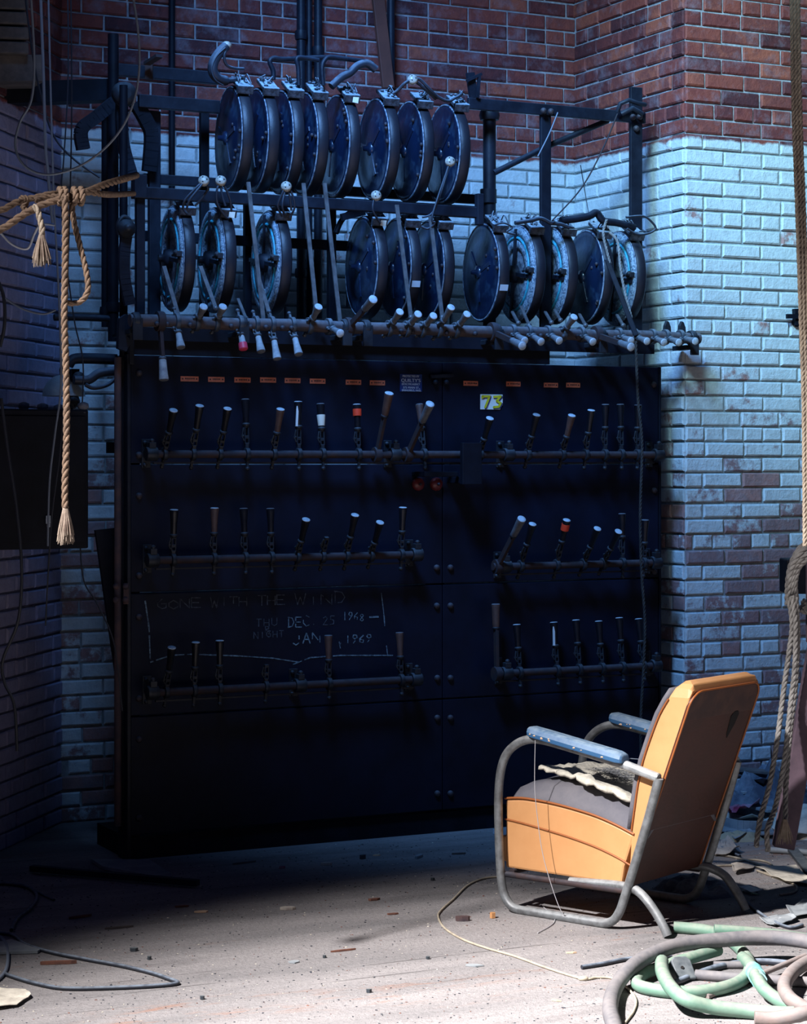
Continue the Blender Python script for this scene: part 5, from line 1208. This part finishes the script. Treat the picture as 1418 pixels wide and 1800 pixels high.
def heap(c, rx, ry, h, mat, name, label, cat, seed, amp=.4):
    vs = []; fs = []; n = 22; m = 10
    for i in range(m+1):
        for j in range(n):
            a = 2*PI*j/n; q = i/m; p = V((c.x+rx*q*math.cos(a), c.y+ry*q*math.sin(a), 0)); zz = h*(1-q*q)*(1+amp*mnoise.noise(V((p.x*18, p.y*18, seed))))+.012*abs(mnoise.noise(V((p.x*40, p.y*40, seed))))
            vs.append(V((p.x, p.y, max(.001, zz) if i < m else 0)))
    for i in range(m):
        for j in range(n): fs.append((i*n+j, (i+1)*n+j, (i+1)*n+(j+1) % n, i*n+(j+1) % n))
    mb = MB(); mb.add(vs, fs, 0, False); o = solo(name, mb, M[mat], label, cat); o['kind'] = 'stuff'; return o
heap(fl(1440,1460), .28, .24, .10, 'plaster', 'plaster_heap', 'pale heap of crumbled plaster right of the timber brace', 'rubble', 2)
heap(fl(1345,1440), .30, .16, .19, 'darkcloth', 'rag_heap', 'dark blue-grey heap of rags against the right wall', 'rags', 5, .9)
heap(fl(1215,1590-18), .16, .10, .06, 'darkcloth', 'rag_heap', 'dark crumpled rag on the floor behind the chair legs', 'rag', 9, .9)
heap(fl(1300,1475), .10, .07, .03, 'straw', 'straw_tuft', 'small tuft of dry straw on the floor behind the chair', 'straw', 12, .9)
fhose([(1240,1500),(1275,1504),(1310,1512),(1345,1525),(1352,1535)], .004, 'cordcream', 'cream cord lying behind the chair, upper strand', 'floor_twine', 'twine')
fhose([(1258,1522),(1300,1521),(1345,1526),(1390,1536),(1440,1560)], .004, 'cordcream', 'cream cord behind the chair, long middle strand', 'floor_twine', 'twine')
fhose([(1290,1516),(1320,1511),(1350,1516),(1360,1528),(1350,1535),(1330,1530)], .0035, 'cordcream', 'cream cord curled in a small loop behind the chair', 'floor_twine', 'twine')
fhose([(1330,1530),(1370,1545),(1398,1556),(1396,1568),(1370,1573)], .004, 'cordcream', 'cream cord hooking down at the right behind the chair', 'floor_twine', 'twine')
fhose([(1250,1480),(1280,1496),(1300,1505)], .006, 'wire', 'short dark cable beside the chair back foot', 'floor_cable', 'cable')
fhose([(1310,1585),(1345,1612),(1385,1630),(1410,1626)], .006, 'wire', 'dark cable in the shadow right of the chair', 'floor_cable', 'cable')
fhose([(1352,1494),(1390,1496),(1440,1500)], .012, 'greysheet', 'grey pipe lying at the foot of the timber brace', 'floor_pipe', 'pipe')
mb = MB(); mb.bar(fl(1393,1494,.02), fl(1425,1535,.01), .04, .012); solo('metal_strap', mb, M['boxblack'], 'dark flat strap lying over the grey floor pipe', 'strap')
for i, px in enumerate([[(1380,1600),(1440,1582),(1440,1610),(1395,1618)], [(1335,1622),(1375,1612),(1400,1622),(1360,1632)]]):
    fsheet(px, 'greysheet', 'dusty_sheet', ['dusty grey sheet scrap at the right edge above the hoses', 'small dusty grey scrap in the chair shadow above the hoses'][i], 'scrap', .006, 20+i, .02)
for i, (x0, y0, x1, y1) in enumerate([(1270,1405,1360,1425),(1300,1392,1418,1385),(1295,1352,1400,1362)]):
    mb = MB(); zz_ = (.07,.125,.20)[i]; a = fl(x0, y0, zz_); b = fl(x1, y1, zz_); mb.bar(a, b, .07, .012); solo('litter_board', mb, M['greysheet'] if i < 2 else M['wood'], 'grey slat in the litter against the right wall, %s from the front' % ordinal(i), 'slat', 'slats in the litter', bevel=.002)

# scattered debris on the open floor
def chip(x, y, L, wd, th, ang, mat, nm, label, cat, grp, seed):
    rr = random.Random(seed); c_ = fl(x, y); k = rr.randint(5, 7); P = []
    for i in range(k):
        a = 2*PI*i/k; P.append(V((math.cos(a)*L/2*rr.uniform(.8,1.1), math.sin(a)*wd/2*rr.uniform(.8,1.1), 0)))
    R_ = Matrix.Rotation(ang, 3, 'Z'); mb = MB(); mb.prism([c_+R_ @ p+V((0,0,.001)) for p in P], V((0,0,th))); o = solo(nm, mb, M[mat], label, cat, grp); fixn(o); return o
items = [(140,1614,.10,.014,.008,.6,'woodsplinter','wood_splinter','long rusty brown splinter near the left shade edge'),(210,1632,.11,.010,.006,.4,'wood','wood_splinter','grey splinter lying left of the floor centre'),
 (105,1695,.12,.014,.010,.15,'woodsplinter','wood_splinter','red-brown stick inside the left cable loop'),(320,1595,.05,.012,.006,.3,'woodsplinter','wood_splinter','rusty chip in front of the black bar'),
 (355,1604,.05,.02,.005,.2,'chip','wood_chip','tan wood chip left of the open floor'),(605,1672,.09,.008,.005,.45,'woodsplinter','wood_splinter','thin dark splinter in the middle of the bright floor'),
 (658,1583,.05,.016,.007,.5,'woodsplinter','wood_splinter','brown broken chip in the middle of the floor'),(638,1510,.035,.018,.016,.8,'boxblack','coal_lump','dark lump on the floor below the switchboard seam'),
 (736,1508,.07,.022,.01,1.2,'greysheet','metal_scrap','grey metal scrap standing near the board foot'),(814,1619,.055,.018,.016,.1,'rustpipe','rusty_bolt','rusty threaded bolt on the floor left of the chair'),
 (866,1614,.024,.020,.018,.7,'orange','orange_crumb','orange crumb on the floor beside the chair foot'),(516,1692,.045,.034,.003,.9,'greysheet','metal_scrap','pale square scrap on the bright floor'),
 (833,1698,.06,.03,.003,-.2,'greysheet','metal_scrap','flat grey flake left of the cream cord'),(574,1521,.05,.025,.01,.1,'paper','paper_crumb','pale crumpled crumb in the shade near the board'),
 (505,1599,.06,.03,.008,.1,'paper','paper_crumb','pale crumbled bit at the left of the floor centre'),(496,1527,.028,.016,.008,.7,'redcloth','brick_chip','small pinkish red chip in the shade'),
 (662,1505,.03,.012,.006,.1,'chip','brick_chip','tan chip beside the dark lump near the board'),(430,1518,.11,.012,.006,.6,'wood','wood_splinter','dark stick in the shade at the foot of the board'),
 (690,1608,.05,.012,.005,.3,'woodsplinter','wood_splinter','orange-brown sliver right of the floor centre'),(1003,1676,.04,.010,.004,.1,'chip','wood_chip','tan sliver in front of the chair foot'),
 (235,1672,.03,.022,.010,0,'boxblack','coal_lump','small dark lump near the left cable'),(355,1757,.014,.014,.01,0,'boxblack','pebble','tiny black pebble on the bright floor at left'),
 (262,1687,.014,.014,.01,0,'boxblack','pebble','tiny black pebble beside the left cable loop'),(570,1684,.012,.012,.008,0,'boxblack','pebble','tiny black pebble beside the thin dark splinter'),
 (752,1686,.014,.012,.008,0,'boxblack','pebble','tiny dark pebble left of the grey flake'),(760,1548,.016,.014,.01,0,'boxblack','pebble','dark pebble above the cream cord bend'),(648,1745,.018,.012,.01,0,'boxblack','pebble','dark pebble near the bottom of the bright floor'),
 (805,1502,.06,.010,.006,.2,'wood','wood_splinter','dark splinter left of the chair near the board'),(870,1466,.02,.018,.018,0,'cap','pale_pebble','pale pebble at the board foot beside the chair'),
 (1036-60,1760,.035,.01,.004,-.5,'straw','straw_bit','dry straw bit on the floor left of the hoses')]
for i, it in enumerate(items): chip(*it[:8], it[8], it[7].replace('_', ' '), None, 60+i)
rr = random.Random(77); mb = MB()
for k in range(4200):
    x = rr.uniform(-20, 1440); y = rr.uniform(1485, 1800) if rr.random() < .75 else rr.uniform(1455, 1560)
    p = fl(x, y); q = (p-P0).dot(N)
    if q > -.03: continue
    s_ = rr.uniform(.0006, .0023); mb.blob(p+V((0,0,s_*.4)), s_, rr.uniform(.8,2.2), rr.uniform(.7,1.5), .7, n=5, jit=.3, seed=k, mi=rr.choice([0,0,0,1,2,3]))
o = solo('floor_grit', mb, [M['iron'], M['woodsplinter'], M['boxblack'], M['plaster']], 'fine grit and crumbs scattered over the floor boards', 'grit'); o['kind'] = 'stuff'
